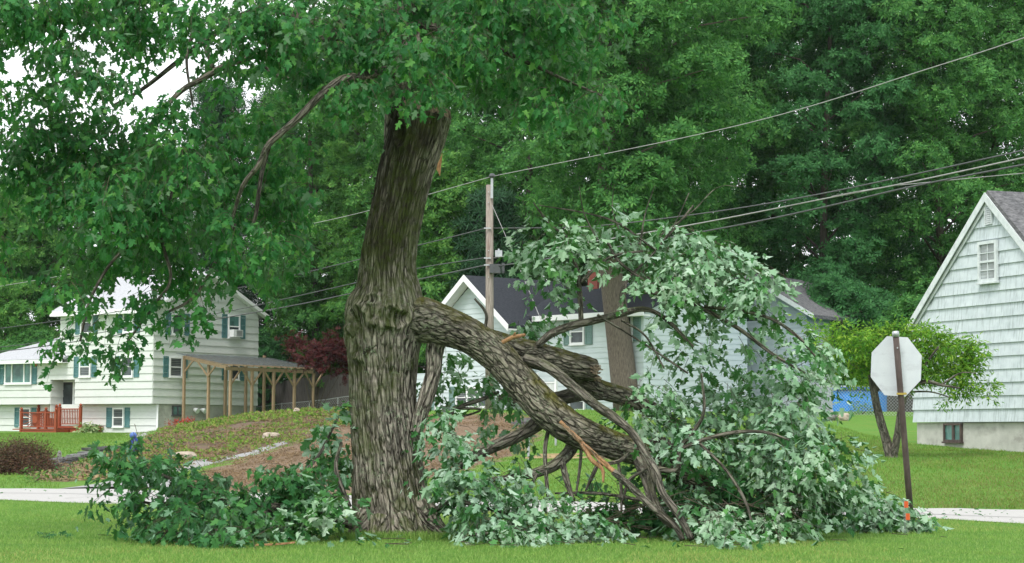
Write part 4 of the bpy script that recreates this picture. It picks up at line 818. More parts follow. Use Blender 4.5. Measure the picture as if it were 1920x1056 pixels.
rail(R1, um, ub, zf, zt1); rail(R1, ua, um, zf, zt1, False); rail(R2, ub2, uc2, zf2, zt2); r0a, r0b = R0.hit(72, 785)[0], R0.hit(106, 785)[0]; rail(R0, r0a, r0b, zf, zt1 + .1)
mb = MB(); cu = um + (ua - um) * .42; cz = zf + .5; w_ = abs(ua - um)
for k in range(25):
    a_ = 2 * np.pi * k / 25; p0 = R1.pt(cu + .12 * math.cos(a_), cz + .12 * math.sin(a_)); ru = (ua - cu if math.cos(a_) > 0 else cu - um) / max(abs(math.cos(a_)), 1e-3); rv = (zt1 - .07 - cz if math.sin(a_) > 0 else cz - zf - .14) / max(abs(math.sin(a_)), 1e-3); r_ = min(ru, rv)
    mb.bar(p0, R1.pt(cu + r_ * math.cos(a_), cz + r_ * math.sin(a_)), .045, .03)
mb.tube([R1.pt(cu, cz, -.03), R1.pt(cu, cz, .04)], [.2, .2], 20); mb.build('sunburst_panel', M['redwood'], dk)
for wl, u, z0, z1 in ((R1, ua, zf - .5, zt1), (R1, um, zf, zt1), (R1, ub, zf - .5, zt1 - .05), (R2, ub2, zf2 - .6, zt2), (R2, uc2, zf2 - .6, zt2), (R0, r0a, zf, zt1 + .2), (R0, r0b, zf, zt1 + .2)): post(wl, u, z0, z1)
for wv in (1, 0):                            # left end railing
    pass
# pergola with clear roof
pg = thing('pergola', Gw.pt(4, 1.9, 2.5), 'timber post pergola with a sloping clear corrugated roof beside the pale house', 'pergola')
HI, LO, MD = Gw.at(.5), Gw.at(3.9), Gw.at(2.2); u0 = HI.hit(346, 668)[0]; zh = HI.hit(346, 668)[1]; u0l = LO.hit(429, 689)[0]; zlo = LO.hit(429, 690)[1]; uend = LO.hit(580, 690)[0]
def pgpost(wl, px, top, bot):
    u = wl.hit(px, bot)[0]; p = wl.pt(u, 0); mb = MB(); z0 = gz1(p[0], p[1]) - .3; mb.box(wl.fr, u - .068, u + .068, z0, top, -.068, .068); mb.build('post', M['timber'], pg); return u
pu = [pgpost(LO, x, zlo - .12, 790) for x in (431, 471.5, 512, 551, 587)]
ph = [pgpost(HI, x, zh - .1 + e_, 790) for x, e_ in ((344, 0), (421.5, .0), (460, .0), (494, .35))]; pgpost(MD, 390, (zh + zlo) / 2 - .15, 787)
mb = MB(); mb.box(LO.fr, u0l - .3, uend + .3, zlo - .13, zlo + .06, -.045, .045); mb.box(HI.fr, u0 - .1, uend + .4, zh - .15, zh + .02, -.045, .045)
mb.bar(HI.pt(u0, zh - .06), LO.pt(u0l, zlo), .06, .18); mb.build('beam', M['timber'], pg)
for k in range(13):
    mb = MB(); q = k / 12; mb.bar(HI.pt(u0 + .1 + (uend - u0) * q, zh + .06, .0), LO.pt(u0l + (uend - u0l) * q + .1, zlo + .13, .2), .05, .1); mb.build('rafter', M['timber'], pg)
def brace(a, b_): mb = MB(); mb.bar(a, b_, .07, .09); mb.build('brace', M['timber'], pg)
for u in pu:
    for s_ in (-1, 1):
        if u == pu[0] and s_ < 0: continue
        brace(LO.pt(u, zlo - .95), LO.pt(u + s_ * .75, zlo - .12))
q = MD.hit(390, 700)[0]; dirl = nrm(LO.pt(u0l, zlo) - HI.pt(u0, zh)); m_ = (HI.pt(u0, zh) + LO.pt(u0l, zlo)) / 2
for s_ in (-1, 1): brace(MD.pt(q, m_[2] - .8), m_ + dirl * s_ * .7 - UPZ * .1)
brace(HI.pt(ph[0], zh - .9), HI.pt(u0, zh - .1) + dirl * .7)
mb = MB(); n = 150; us = np.linspace(-.1, 1.02, n); wvz = .02 * np.sin(np.arange(n) * 1.6)
A = np.array([HI.pt(u0 + (uend + .3 - u0) * q, zh + .13 + z_) for q, z_ in zip(us, wvz)]); B = np.array([LO.pt(u0l + (uend + .3 - u0l) * q, zlo + .20 + z_, .3) for q, z_ in zip(us, wvz)])
j = np.arange(n - 1); mb.add(np.concatenate([A, B]), [np.stack([j, j + 1, j + 1 + n, j + n], -1)]); mb.build('roof_sheet', M['sheet'], pg, True)
# ------------------------------------------------------------------ fences behind the pergola
def board_fence(name, label, p0, p1, h, mtl, cat='fence'):
    p0, p1 = np.array(p0), np.array(p1); L = np.linalg.norm(p1 - p0); D = (p1 - p0) / L; wl = Wall(p0, D, (D[1], -D[0])); t_ = thing(name, (*((p0 + p1) / 2), gz1(*((p0 + p1) / 2))), label, cat)
    mb = MB(); k = int(L / .15)
    for i in range(k):
        p = wl.pt(i * .15, 0); z0 = gz1(p[0], p[1]) - .1; mb.box(wl.fr, i * .15, i * .15 + .138, z0, z0 + h + R.uniform(-.02, .02), R.uniform(0, .012), .025 + R.uniform(0, .008))
    mb.build('boards', mtl, t_)
    for i in range(0, k, 16): mb = MB(); p = wl.pt(i * .15, 0); z0 = gz1(p[0], p[1]) - .2; mb.box(wl.fr, i * .15, i * .15 + .1, z0, z0 + h + .12, -.11, -.005); mb.build('post', mtl, t_)
    for q in (.4, h - .25):
        mb = MB(); a, b_ = wl.pt(0, gz1(*p0) + q, -.05), wl.pt(L, gz1(*p1) + q, -.05); mb.bar(a, b_, .07, .05); mb.build('rail', mtl, t_)
    return t_
def chain_fence(name, label, p0, p1, h, gap=.16):
    p0, p1 = np.array(p0), np.array(p1); L = np.linalg.norm(p1 - p0); D = (p1 - p0) / L; wl = Wall(p0, D, (D[1], -D[0])); t_ = thing(name, (*((p0 + p1) / 2), gz1(*((p0 + p1) / 2))), label, 'fence')
    zf_ = lambda u: gz1(*(wl.pt(u, 0)[:2]))
    for u in np.linspace(0, L, max(2, int(L / 2.4) + 1)): mb = MB(); mb.tube([wl.pt(u, zf_(u) - .2), wl.pt(u, zf_(u) + h + .05)], [.03, .03], 8); mb.build('post', M['metal'], t_)
    mb = MB(); uu = np.linspace(0, L, 12); mb.tube([wl.pt(u, zf_(u) + h) for u in uu], [.022] * 12, 8); mb.build('top_rail', M['metal'], t_); mb = MB()
    for s_ in (-1, 1):
        for u in np.arange(-h, L, gap):
            a, b_ = (u, u + h) if s_ > 0 else (u + h, u); a0, b0 = np.clip(a, 0, L), np.clip(b_, 0, L); va = abs(a0 - a); vb = h - abs(b0 - b_)
            if vb <= va: continue
            mb.bar(wl.pt(a0, zf_(a0) + va, .002 * s_), wl.pt(b0, zf_(b0) + vb, .002 * s_), .007)
    mb.build('mesh', M['metal'], t_); return t_
fx = lambda px, d: ((px - 960) / F * d, d)
board_fence('board_fence', 'weathered grey vertical board fence behind the pergola and red maple', fx(478, 132), fx(700, 125), 2.7, M['greywood'])
chain_fence('chain_link_fence', 'low chain link fence running in front of the grey board fence', fx(480, 129), fx(690, 122), 1.2)
# ------------------------------------------------------------------ middle house
OM = ((819 - 960) / F * 100, 100.0); DM = (.654, -.756); NM = (-.756, -.654)
Mw = Wall(OM, DM, NM); BK = 1.5; Mb = Mw.at(-BK)
uw = Mw.hit(958, 640)[0]; gzm = 1.6; zap = Mw.hit(878, 530)[1]; zme = Mb.hit(1100, 590)[1]; u1m = Mb.hit(1207, 640)[0]; zwe = Mw.hit(958, 604)[1]
mh = thing('mint_house', Mw.pt(5, gzm, -4), 'mint sided house with charcoal roof, white gable trim and sage shutters behind the fallen limb', 'house')
mb = MB(); f = Mw.fr; DP = 8.0
mb.box(f, .005, uw - .005, gzm - .5, zwe, -DP, -.005); mb.box(f, uw - .005, u1m, gzm - .5, zme, -DP, -BK - .005); mb.prism([Mw.pt(0, zwe, -.01), Mw.pt(uw, zwe, -.01), Mw.pt(uw / 2, zap, -.01)], Mw.N * -.2)
siding(mb, Mw, [(0, gzm), (uw, gzm), (uw, zwe), (uw / 2, zap), (0, zwe)], .24, gzm, .028); siding(mb, Mb, [(uw, gzm), (u1m, gzm), (u1m, zme), (uw, zme)], .24, gzm, .028)
sw = Wall(Mw.pt(uw, 0)[:2], (.756, .654), DM); siding(mb, sw, [(0, gzm), (BK, gzm), (BK, zwe), (0, zwe)], .24, gzm, .028)
ew = Wall(Mb.pt(u1m, 0)[:2], (.756, .654), DM); zrm = Mb.hit(1100, 548)[1] + .4; mb.prism([ew.pt(0, zme, -.02), ew.pt(DP - BK, zme, -.02), ew.pt(3.2, zrm, -.02)], ew.N * -.2); siding(mb, ew, [(0, gzm), (DP - BK, gzm), (DP - BK, zme - .05), (3.2, zrm), (0, zme)], .24, gzm, .028)
mb.build('wall', M['side_m'], mh)
Rw = Wall(Mw.pt(0, 0)[:2], (.756, .654), (-.654, .756))       # ridge of the wing runs away from us
mb = MB(); gable_roof(mb, Rw, -.55, 5.6, -.45, uw + .45, zwe - .16, zap + .30); zmr = Mb.hit(1100, 548)[1]; sb = BK - .45
pts = [Mw.pt(uw - 1.2, zme + .05, -sb), Mw.pt(uw - 1.2, zmr + .6, -BK - 3.2), Mw.pt(uw - 1.2, zmr + .44, -BK - 3.2), Mw.pt(uw - 1.2, zme - .1, -sb)]; mb.prism(pts, Mw.D * (u1m - uw + 1.7))
pts = [Mw.pt(uw - 1.2, zmr + .6, -BK - 3.2), Mw.pt(uw - 1.2, zme, -DP - .4), Mw.pt(uw - 1.2, zme - .15, -DP - .4), Mw.pt(uw - 1.2, zmr + .44, -BK - 3.2)]; mb.prism(pts, Mw.D * (u1m - uw + 1.7))
roof = mb.build('roof', M['roof_m'], mh)
mb = MB(); h = Mb.at(-3.0); u = h.hit(1120, 525)[0]; z1 = h.hit(1120, 507)[1]; mb.box(h.fr, u - .32, u + .32, zmr - .2, z1 - .02, -.3, .3); ch = mb.build('chimney', M['brick'], roof); mb = MB(); mb.box(h.fr, u - .36, u + .36, z1 - .018, z1 + .08, -.34, .34); mb.build('chimney_cap', M['white'], roof)
mb = MB()
for (sa, za, sb_, zz) in ((-.47, zwe - .15, uw / 2, zap + .31), (uw / 2, zap + .31, uw + .47, zwe - .15)):
    mb.prism([Mw.pt(sa, za, .56), Mw.pt(sb_, zz, .56), Mw.pt(sb_, zz - .30, .56), Mw.pt(sa, za - .30, .56)], Mw.N * .04); mb.prism([Mw.pt(sa, za - .2, .03), Mw.pt(sb_, zz - .2, .03), Mw.pt(sb_, zz - .25, .03), Mw.pt(sa, za - .25, .03)], Mw.N * .52)
mb.box(f, uw + .3, u1m + .5, zme - .22, zme + .02, -sb + .02, -sb + .06); mb.box(f, uw + .3, u1m + .45, zme - .22, zme - .16, -BK + .03, -sb + .015); mb.box(f, -.03, .1, gzm, zwe - .2, .032, .06)
mb.build('trim', M['white'], mh)
kw = dict(shm='shutter_m')
window(mh, Mb, 1071, 1098, 598, 646, [(1059, 1069.5), (1099.5, 1112)], 'curtain', 'glass', **kw); window(mh, Mb, 1160, 1188, 592, 640, [(1146, 1156), (1190, 1203)], 'blind', 'glass', **kw)
window(mh, Mb, 1069, 1099, 733, 771, [(1058, 1067.5), (1100.5, 1110)], 'blind', 'glass', **kw); window(mh, Mw, 857, 917, 725, 765, [(844, 854), (919, 929)], 'blind', 'glass', mull=(.36, .7), **kw)
window(mh, Mb, 1000, 1012, 700, 750, [(990, 998)], 'glass', **kw); mb = MB(); a = Mb.hit(996, 600); mb.box(Mb.fr, a[0] - .5, a[0] + .9, a[1] - .25, a[1] + .1, .03, .3); mb.build('porch_beam', M['black'], mh)  # black box on the wall paints the shade of the porch recess
mb = MB(); an = Mw.at(-1.4); ua = an.hit(798, 740)[0]; z1 = an.hit(808, 700)[1]; mb.box(an.fr, ua - 1.5, 0.5, gzm - .5, z1, -3, 0); siding(mb, an, [(ua - 1.5, gzm), (.9, gzm), (.9, z1), (ua - 1.5, z1)], .24, gzm, .028); mb.build('annex', M['side_m'], mh)
mb = MB(); a, b_ = an.hit(808, 750)[0], an.hit(822, 750)[0]; mb.box(an.fr, a, b_, gzm, an.hit(812, 732)[1], .035, .08); mb.build('door', M['shutter_m'], mh)
mb = MB(); pr = Mw.at(.3); ua, ub = pr.hit(1018, 730)[0], pr.hit(1043, 730)[0]; z0, z1 = pr.hit(1030, 752)[1], pr.hit(1030, 716)[1]
mb.box(pr.fr, ua, ub, z1 - .06, z1, -.04, .04); mb.box(pr.fr, ua, ub, z0, z0 + .06, -.03, .03); [mb.box(pr.fr, q - .02, q + .02, z0 + .06, z1 - .06, -.02, .02) for q in np.linspace(ua + .1, ub - .1, 9)]
[mb.box(pr.fr, q - .05, q + .05, gzm - .3, z1 + .12, -.05, .05) for q in (ua, ub)]; mb.build('porch_railing', M['white'], mh)
hr = thing('handrail', ground_hit(991, 866), 'pale metal handrail beside the stone steps beyond the limb', 'handrail'); mb = MB(); g1, g2 = ground_hit(991, 862), ground_hit(1042, 836)
mb.tube([g1, g1 + UPZ * .9], [.035, .035], 8); mb.build('post', M['metal'], hr); mb = MB(); mb.tube([g2, g2 + UPZ * .8], [.035, .035], 8); mb.build('post', M['metal'], hr); mb = MB(); mb.tube([g1 + UPZ * .9, (g1 + g2) / 2 + UPZ * .87, g2 + UPZ * .8, g2 + UPZ * .75 + (g2 - g1) * .3], [.025] * 4, 8); mb.build('rail', M['metal'], hr)
# ------------------------------------------------------------------ grey house at the right of it
OG = ((1288 - 960) / F * 99, 99.0); Qw = Wall(OG, (.85, -.527), (-.527, -.85)); ug = Qw.hit(1513, 650)[0]; zge = Qw.hit(1513, 585)[1]; zga = Qw.hit(1400, 518)[1]
gh = thing('grey_house', Qw.pt(ug / 2, 1.8, -3), 'grey blue gabled house half hidden behind the big clump of pale leaves', 'house')
mb = MB(); mb.box(Qw.fr, 0, ug, 1.5, zge, -9, -.01); mb.prism([Qw.pt(0, zge, -.01), Qw.pt(ug, zge, -.01), Qw.pt(ug / 2, zga, -.01)], Qw.N * -.3); siding(mb, Qw, [(0, 1.9), (ug, 1.9), (ug, zge), (ug / 2, zga), (0, zge)], .24, 1.9, .028); mb.build('wall', M['side_g'], gh)
Rg = Wall(Qw.O[:2], tuple(-Qw.N[:2]), tuple(-Qw.D[:2])); mb = MB(); gable_roof(mb, Rg, -.5, 9.4, -.55, ug + .55, zge - .15, zga + .22); mb.build('roof', M['roof_r'], gh)
mb = MB()
for (sa, za, sb_, zz) in ((-.57, zge - .14, ug / 2, zga + .23), (ug / 2, zga + .23, ug + .57, zge - .14)): mb.prism([Qw.pt(sa, za, .51), Qw.pt(sb_, zz, .51), Qw.pt(sb_, zz - .22, .51), Qw.pt(sa, za - .22, .51)], Qw.N * .03)
mb.build('trim', M['rake_r'], gh); window(gh, Qw, 1447, 1467, 597, 626, [], 'glass'); window(gh, Qw, 1330, 1350, 600, 634, [], 'glass')
# ------------------------------------------------------------------ right house
OR = ((1713.5 - 960) / F * 60, 60.0); Hw = Wall(OR, (.356, -.934), (-.934, -.356)); uap = Hw.hit(1855, 380)[0]; zap = Hw.hit(1855, 372)[1]; zev = Hw.hit(1714, 612)[1]; zs = Hw.hit(1714, 792)[1]; WR = 2 * uap
rh = thing('shingled_house', Hw.pt(uap, .8, -3), 'weathered white house with a steep shingled gable at the right edge', 'house')
mb = MB(); mb.box(Hw.fr, 0.02, WR, zs, zev, -9, -.01); mb.prism([Hw.pt(0, zev, -.01), Hw.pt(WR, zev, -.01), Hw.pt(uap, zap, -.01)], Hw.N * -.3)
siding(mb, Hw, [(0, zs), (WR, zs), (WR, zev), (uap, zap), (0, zev)], .345, zs, .045); mb.build('wall', M['side_r'], rh)
mb = MB(); mb.box(Hw.fr, .06, WR - .06, .2, zs - .015, -9, -.06); mb.build('foundation', M['concrete'], rh)
Rr_ = Wall(Hw.O[:2], tuple(-Hw.N[:2]), tuple(-Hw.D[:2])); mb = MB(); gable_roof(mb, Rr_, -.12, 9.4, -.12, WR + .3, zev + .08, zap + .20, .14); mb.build('roof', M['roof_r'], rh)
mb = MB()
for (sa, za, sb_, zz) in ((-.1, zev + .04, uap, zap + .15), (uap, zap + .15, WR + .28, zev - .1)): mb.prism([Hw.pt(sa, za, .125), Hw.pt(sb_, zz, .125), Hw.pt(sb_, zz - .24, .125), Hw.pt(sa, za - .24, .125)], Hw.N * .03); mb.prism([Hw.pt(sa, za - .2, .05), Hw.pt(sb_, zz - .2, .05), Hw.pt(sb_, zz - .34, .05), Hw.pt(sa, za - .34, .05)], Hw.N * .03)
mb.build('rake_trim', M['rake_r'], rh)
window(rh, Hw, 1840, 1875, 452, 529, [], 'curtain', 'curtain', w=.045, grid=(2, 4), frame='rake_r'); window(rh, Hw.at(-.06), 1773, 1806, 794, 828, [], 'greenglass', w=.005, sash=False, mull=(.55,), frame='rust', fw_=.05)
mb = MB(); a, b_ = Hw.hit(1851, 405)[0], Hw.hit(1864, 405)[0]; z1, z0 = Hw.hit(1857, 387)[1], Hw.hit(1857, 421)[1]
mb.box(Hw.fr, a, a + .03, z0, z1, .04, .09); mb.box(Hw.fr, b_ - .03, b_, z0, z1, .04, .09); [mb.add([Hw.pt(uu, z0 + (z1 - z0) * k / 9 + vv, ww) for vv, ww in ((0, .085), (.05, .05)) for uu in (a + .03, b_ - .03)], [[(0, 1, 3, 2)]]) for k in range(9)]; mb.build('vent', M['rake_r'], rh)
# ------------------------------------------------------------------ sign
DS = 32.0; b0 = P(1710, 986, DS); b0[2] = -.05; b1 = P(1679, 622, DS - .1)
sg = thing('stop_sign', (b0[0], b0[1], 0), 'octagonal sign seen from its blank scuffed back on a leaning brown pole', 'sign'); ax = nrm(b1 - b0)
mb = MB(); mb.tube([b0, b0 + (b1 - b0) * .33, b0 + (b1 - b0) * .66, b1], [.047, .047, .046, .046], 20); mb.build('pole', M['rust'], sg, True)
mb = MB(); mb.tube([b1 - ax * .08, b1, b1 + ax * .01], [.052, .052, .03], 20); mb.build('pole_cap', M['metal'], sg, True)
sc_ = P(1680.5, 687, DS + .06); tl = math.radians(-3.2); r_ = 47.5 * DS / F / math.cos(math.pi / 8); mb = MB()
V = [sc_ + r_ * np.array([math.cos(math.pi / 8 + k * math.pi / 4 + tl + .06) , .06 * math.cos(math.pi / 8 + k * math.pi / 4), 1.17 * math.sin(math.pi / 8 + k * math.pi / 4 + tl)]) for k in range(8)]
V = [sc_ + r_ * (np.array([1, .05, -.055]) * math.cos(math.pi / 8 + k * math.pi / 4) + np.array([.055, 0, 1.17]) * math.sin(math.pi / 8 + k * math.pi / 4)) for k in range(8)]
mb.prism(V, np.array([0, .004, 0])); mb.build('panel', M['signback'], sg)
q = b0 + (b1 - b0) * ((986 - 736) / 364.0)
mb = MB(); mb.bar(q + np.array([-.07, -.055, 0]), q + np.array([.08, -.055, 0]), .014, .03); mb.tube([q + np.array([.055, -.07, .005]), q + np.array([.055, -.03, .005])], [.018, .018], 8); mb.tube([q + np.array([-.05, -.068, 0]), q + np.array([-.05, -.03, 0])], [.012, .012], 8); mb.build('bracket', M['brass'], sg)
q2 = b0 + (b1 - b0) * ((986 - 652) / 364.0); mb = MB(); mb.tube([q2 + np.array([0, -.056, 0]), q2 + np.array([0, .06, 0])], [.011, .011], 8); mb.build('bolt', M['metal'], sg)
for (x, y, lab) in ((1695, 946, 'upper of two small orange flags beside the sign pole'), (1698, 969, 'lower of two small orange flags beside the sign pole')):
    p = P(x, y, 29.6); t_ = thing('marker_flag', (p[0], p[1], 0), lab, 'flag', 'orange flags by the sign'); mb = MB(); mb.tube([np.array([p[0], p[1], -.02]), p + UPZ * .06], [.003, .003], 5); mb.build('stake', M['metal'], t_)
    mb = MB(); a = [p + np.array([k * .012, .006 * math.sin(k * 1.3), s_]) for s_ in (-.045, .045) for k in range(6)]; mb.add(a, [[(k, k + 1, k + 7, k + 6) for k in range(5)]]); mb.build('flag', M['orange'], t_)
# ------------------------------------------------------------------ utility pole and wires
DU = 85.0; pb = P(919, 700, DU); z0 = gz1(pb[0], pb[1]); pt_ = P(918, 347, DU)
up = thing('utility_pole', (pb[0], pb[1], z0), 'weathered wooden utility pole with boxes and wires in front of the charcoal roof', 'pole')
mb = MB(); mb.tube([np.array([pb[0], pb[1], z0 - .5]), (pb + pt_) / 2 * np.array([1, 1, 0]) + np.array([0, 0, 6]), pt_], [.19, .165, .14], 16); mb.build('shaft', M['polewood'], up, True)
mb = MB(); mb.bar(P(922, 372, DU - .2), P(922.5, 334, DU - .2), .07, .1); mb.build('top_bracket', M['metal'], up); mb = MB(); c = P(923, 333, DU - .2); mb.tube([c, c + UPZ * .05, c + UPZ * .1, c + UPZ * .16], [.1, .14, .13, .06], 12); mb.build('insulator', M['dark'], up)
mb = MB(); a = P(935, 476, DU - .3); mb.bar(a + np.array([-.14, 0, 0]), a + np.array([.14, 0, 0]), .25, .26); mb.tube([a + UPZ * .12, a + UPZ * .2], [.04, .04], 8); mb.build('terminal_box', M['metal'], up)
mb = MB(); a = P(931, 504, DU - .3); mb.bar(a + np.array([-.28, 0, 0]), a + np.array([.16, 0, 0]), .28, .36); mb.bar(a + np.array([.2, 0, .03]), a + np.array([.32, 0, .03]), .25, .4); mb.build('splice_box', M['dark'], up)
for y in (428, 484, 497): mb = MB(); c = P(913, y, DU - .2); mb.bar(c + np.array([-.12, 0, 0]), c + np.array([.16, 0, 0]), .05); mb.build('clamp', M['metal'], up)
for y in (360, 380, 470, 520): mb = MB(); c = P(916, y, DU - .16); mb.tube([c, c - np.array([0, .05, 0])], [.02, .02], 6); mb.build('bolt', M['metal'], up)
def wire(name, label, pts, r, m_='cable', cat='wire', group='wires on the pole'):
    q = np.array([P(*p) for p in pts]); q, _ = resample(q, np.ones(len(q)), 1.0); mb = MB(); mb.tube(q, [r] * len(q), 6); return tag(mb.build(name, M[m_], None, True), label, cat, group)
DL = 112
wire('power_line', 'top bare wire climbing from the pole top to the upper right edge', [(923, 331, 84.8), (1390, 234, 69), (1760, 123, 58.5), (1960, 58, 53.5)], .014, 'wire')
wire('power_line', 'topmost bare wire sloping left from the pole top behind the maple', [(923, 331, 84.8), (700, 393, 93), (560, 425, 98), (430, 450, 102), (180, 505, 108), (0, 537, DL), (-60, 546, 113)], .014, 'wire')
wire('power_line', 'uppermost of the twisted cables running from the pole to the right edge', [(925, 428, 85), (1100, 425, 79), (1305, 402, 72), (1500, 371, 66), (1710, 328, 60), (1960, 273, 54)], .022)
wire('power_line', 'pale middle cable between dark cables at the right above the roof', [(925, 484, 85), (1060, 462, 80), (1305, 420, 72), (1560, 370, 64.5), (1710, 341, 60), (1960, 287, 54)], .022, 'wire')
wire('power_line', 'lowest dark cable from the pole over the leaf clump to the right edge', [(925, 500, 85), (1060, 480, 80), (1375, 424, 70), (1560, 385, 64.5), (1710, 350, 60), (1960, 301, 54)], .028)
wire('power_line', 'thin pale service wire ending level at the right edge above the gable', [(1560, 368, 64.3), (1650, 352, 62), (1740, 342, 60), (1960, 321, 55)], .012, 'wire')
wire('power_line', 'second wire left of the pole passing behind the maple trunk', [(912, 428, 85), (785, 460, 90), (660, 490, 94), (540, 519, 98), (433, 543, 101), (200, 588, 107), (0, 616, DL), (-60, 623, 113)], .020)
wire('power_line', 'third wire left of the pole crossing in front of the pale gable', [(912, 483, 85), (785, 503, 90), (660, 532, 94), (550, 557, 97.5), (405, 588, 102), (93, 639, 110), (0, 651, DL), (-60, 658, 113)], .020)
wire('power_line', 'lowest thick cable left of the pole crossing the pale house windows', [(912, 497, 85), (785, 524, 90), (660, 550, 94), (550, 573, 97.5), (354, 607, 103), (93, 648, 110), (0, 659, DL), (-60, 665, 113)], .026)
wire('guy_wire', 'thin guy wire slanting down right from the utility pole', [(923, 385, 84.8), (960, 470, 82), (998, 560, 79), (1020, 615, 77.5)], .012, 'wire')
# ------------------------------------------------------------------ pool, stones, walls, small things
pc = fx(1567, 93.2); pz = gz1(*pc) - .05; pl = thing('swimming_pool', (*pc, pz), 'bright blue above ground pool behind the chain link fence', 'pool')
a = np.linspace(0, 2 * np.pi, 72, endpoint=False); mb = MB(); hh = P(1600, 728, 90)[2] - pz
rr = 2.2 + .012 * np.sin(a * 24); V = [np.stack([pc[0] + rr * np.cos(a), pc[1] + rr * np.sin(a), a * 0 + z_], -1) for z_ in (pz - .3, pz + hh)]
j = np.arange(72); k = (j + 1) % 72; mb.add(np.concatenate(V), [np.stack([j, k, 72 + k, 72 + j], -1)]); mb.build('pool_wall', M['poolblue'], pl, True)
mb = MB(); q = np.stack([pc[0] + 2.22 * np.cos(np.linspace(0, 2 * np.pi, 73)), pc[1] + 2.22 * np.sin(np.linspace(0, 2 * np.pi, 73)), np.full(73, pz + hh + .02)], -1); mb.tube(q, [.11] * 73, 10); mb.build('rim', M['poolnavy'], pl, True)
mb = MB(); V = np.stack([pc[0] + 2.18 * np.cos(a), pc[1] + 2.18 * np.sin(a), a * 0 + pz + hh - .1], -1); mb.add(V, [[tuple(range(72))]]); mb.build('water', M['poolblue'], pl)
board_fence('shed_panel', 'tall grey ribbed panel fence left of the blue pool', fx(1448, 89.5), fx(1563, 87), P(1540, 702, 87)[2] - gz1(*fx(1540, 87)), mat('grey panel', (.24, .28, .31), (.30, .34, .37), 4, (5, 5, .5), .6, .1))
chain_fence('chain_link_fence', 'chain link fence in front of the blue pool', fx(1530, 86), fx(1725, 84), 1.15, .13)
board_fence('board_fence', 'dark board fence between the pool and the shingled house', fx(1655, 96), fx(1730, 92), 1.3, M['greywood'])
def rock(name, label, px, py, wpx, hpx, mtl='stone', d=None, cat='rock', group=None, flat=1.0, sink=.25):
    g = ground_hit(px, py) if d is None else P(px, py, d); d_ = g[1]; sx, sz = wpx / 2 * d_ / F, hpx * d_ / F
    u = np.linspace(0, 2 * np.pi, 22, endpoint=False); v = np.linspace(.02, np.pi - .02, 12); U_, V_ = np.meshgrid(u, v); S = np.stack([np.cos(U_) * np.sin(V_), np.sin(U_) * np.sin(V_), np.cos(V_)], -1).reshape(-1, 3)
    nn = fbm(S * 1.7 + px, int(px), 3); cell = np.round(nn * 5) / 5; S = S * (.65 + .5 * cell * .5 + .45 * nn)[:, None]; S = S / np.abs(S).max(0)
    W = g + S * np.array([sx, sx * .7, sz * .62]) + UPZ * sz * (.62 - sink)
    i = np.arange(11)[:, None] * 22; j = np.arange(22)[None]; mb = MB(); mb.add(W, [np.stack([i + j, i + 22 + j, i + 22 + (j + 1) % 22, i + (j + 1) % 22], -1).reshape(-1, 4), [tuple(range(22))], [tuple(range(11 * 22, 12 * 22))[::-1]]])
    return tag(mb.build(name, M[mtl]), label, cat, group)
rock('boulder', 'rounded tan boulder on the mound crest below the pergola', 556, 776, 13, 12, 'stone_tan'); rock('flat_rock', 'flat grey rock lying on the weedy brown slope', 508, 824, 34, 15, 'stone_tan')
rock('slab_rock', 'long pale slab of rock beside the gravel drive', 345, 862, 48, 17, 'stone_tan'); rock('boulder', 'large grey boulder below the end of the blue pool', 1558, 789, 26, 20, 'stone')
rock('boulder', 'smaller tan boulder under the blue pool wall', 1583, 789, 24, 16, 'stone_tan'); rock('standing_stone', 'small pointed grey stone standing behind the lower dry stone wall', 111, 860, 9, 16, 'stone')
rock('boulder', 'grey boulder against the foundation beside the red flowers', 326, 793, 24, 16, 'stone'); rock('flat_rock', 'low grey stone edging the red flower bed', 312, 800, 22, 8, 'stone'); rock('flat_rock', 'small low stone right of the red flowers under the pergola', 356, 797, 20, 7, 'stone')
def dry_wall(label, x0, x1, yb0, yb1, hpx, rows):
    g0, g1 = ground_hit(x0, yb0), ground_hit(x1, yb1); L = np.linalg.norm((g1 - g0)[:2]); D = (g1 - g0)[:2] / L; wl = Wall(g0[:2], D, (D[1], -D[0])); H = hpx * g0[1] / F; mb = MB()
    for r_ in range(rows):
        u = R.uniform(-.2, 0)
        while u < L:
            w_ = R.uniform(.3, .8); zz = g0[2] + (g1[2] - g0[2]) * np.clip(u / L, 0, 1) - .1 + H * r_ / rows; c = []
            w0, w1 = -.35 + R.uniform(-.05, .05), R.uniform(-.02, .08)
            for v_ in (zz, zz + H / rows * .93):
                for (uu, ww) in ((u, w0), (u + w_ * .97, w0), (u + w_ * .97, w1), (u, w1)): c.append(wl.pt(uu + R.uniform(-.03, .03), v_ + R.uniform(-.02, .02), ww))
            mb.add(c, [[(0, 3, 2, 1), (4, 5, 6, 7), (0, 1, 5, 4), (1, 2, 6, 5), (2, 3, 7, 6), (3, 0, 4, 7)]]); u += w_
    return tag(mb.build('stone_wall', M['wallstone']), label, 'wall', 'dry stone garden walls')
dry_wall('long low dry stone wall of dark flat stones beside the reddish bush', 94, 172, 880, 862, 23, 4); dry_wall('short upper stack of flat stones half behind the dark green leaves', 170, 228, 853, 849, 20, 3)
dry_wall('brown stone steps wall seen under the limb before the mint house', 966, 1028, 800, 800, 22, 3)
t_ = thing('garden_figure', ground_hit(251, 852), 'small dark blue hooded garden figure behind the upright leafy twig', 'garden figure'); g = ground_hit(251, 852); s_ = 42 * g[1] / F
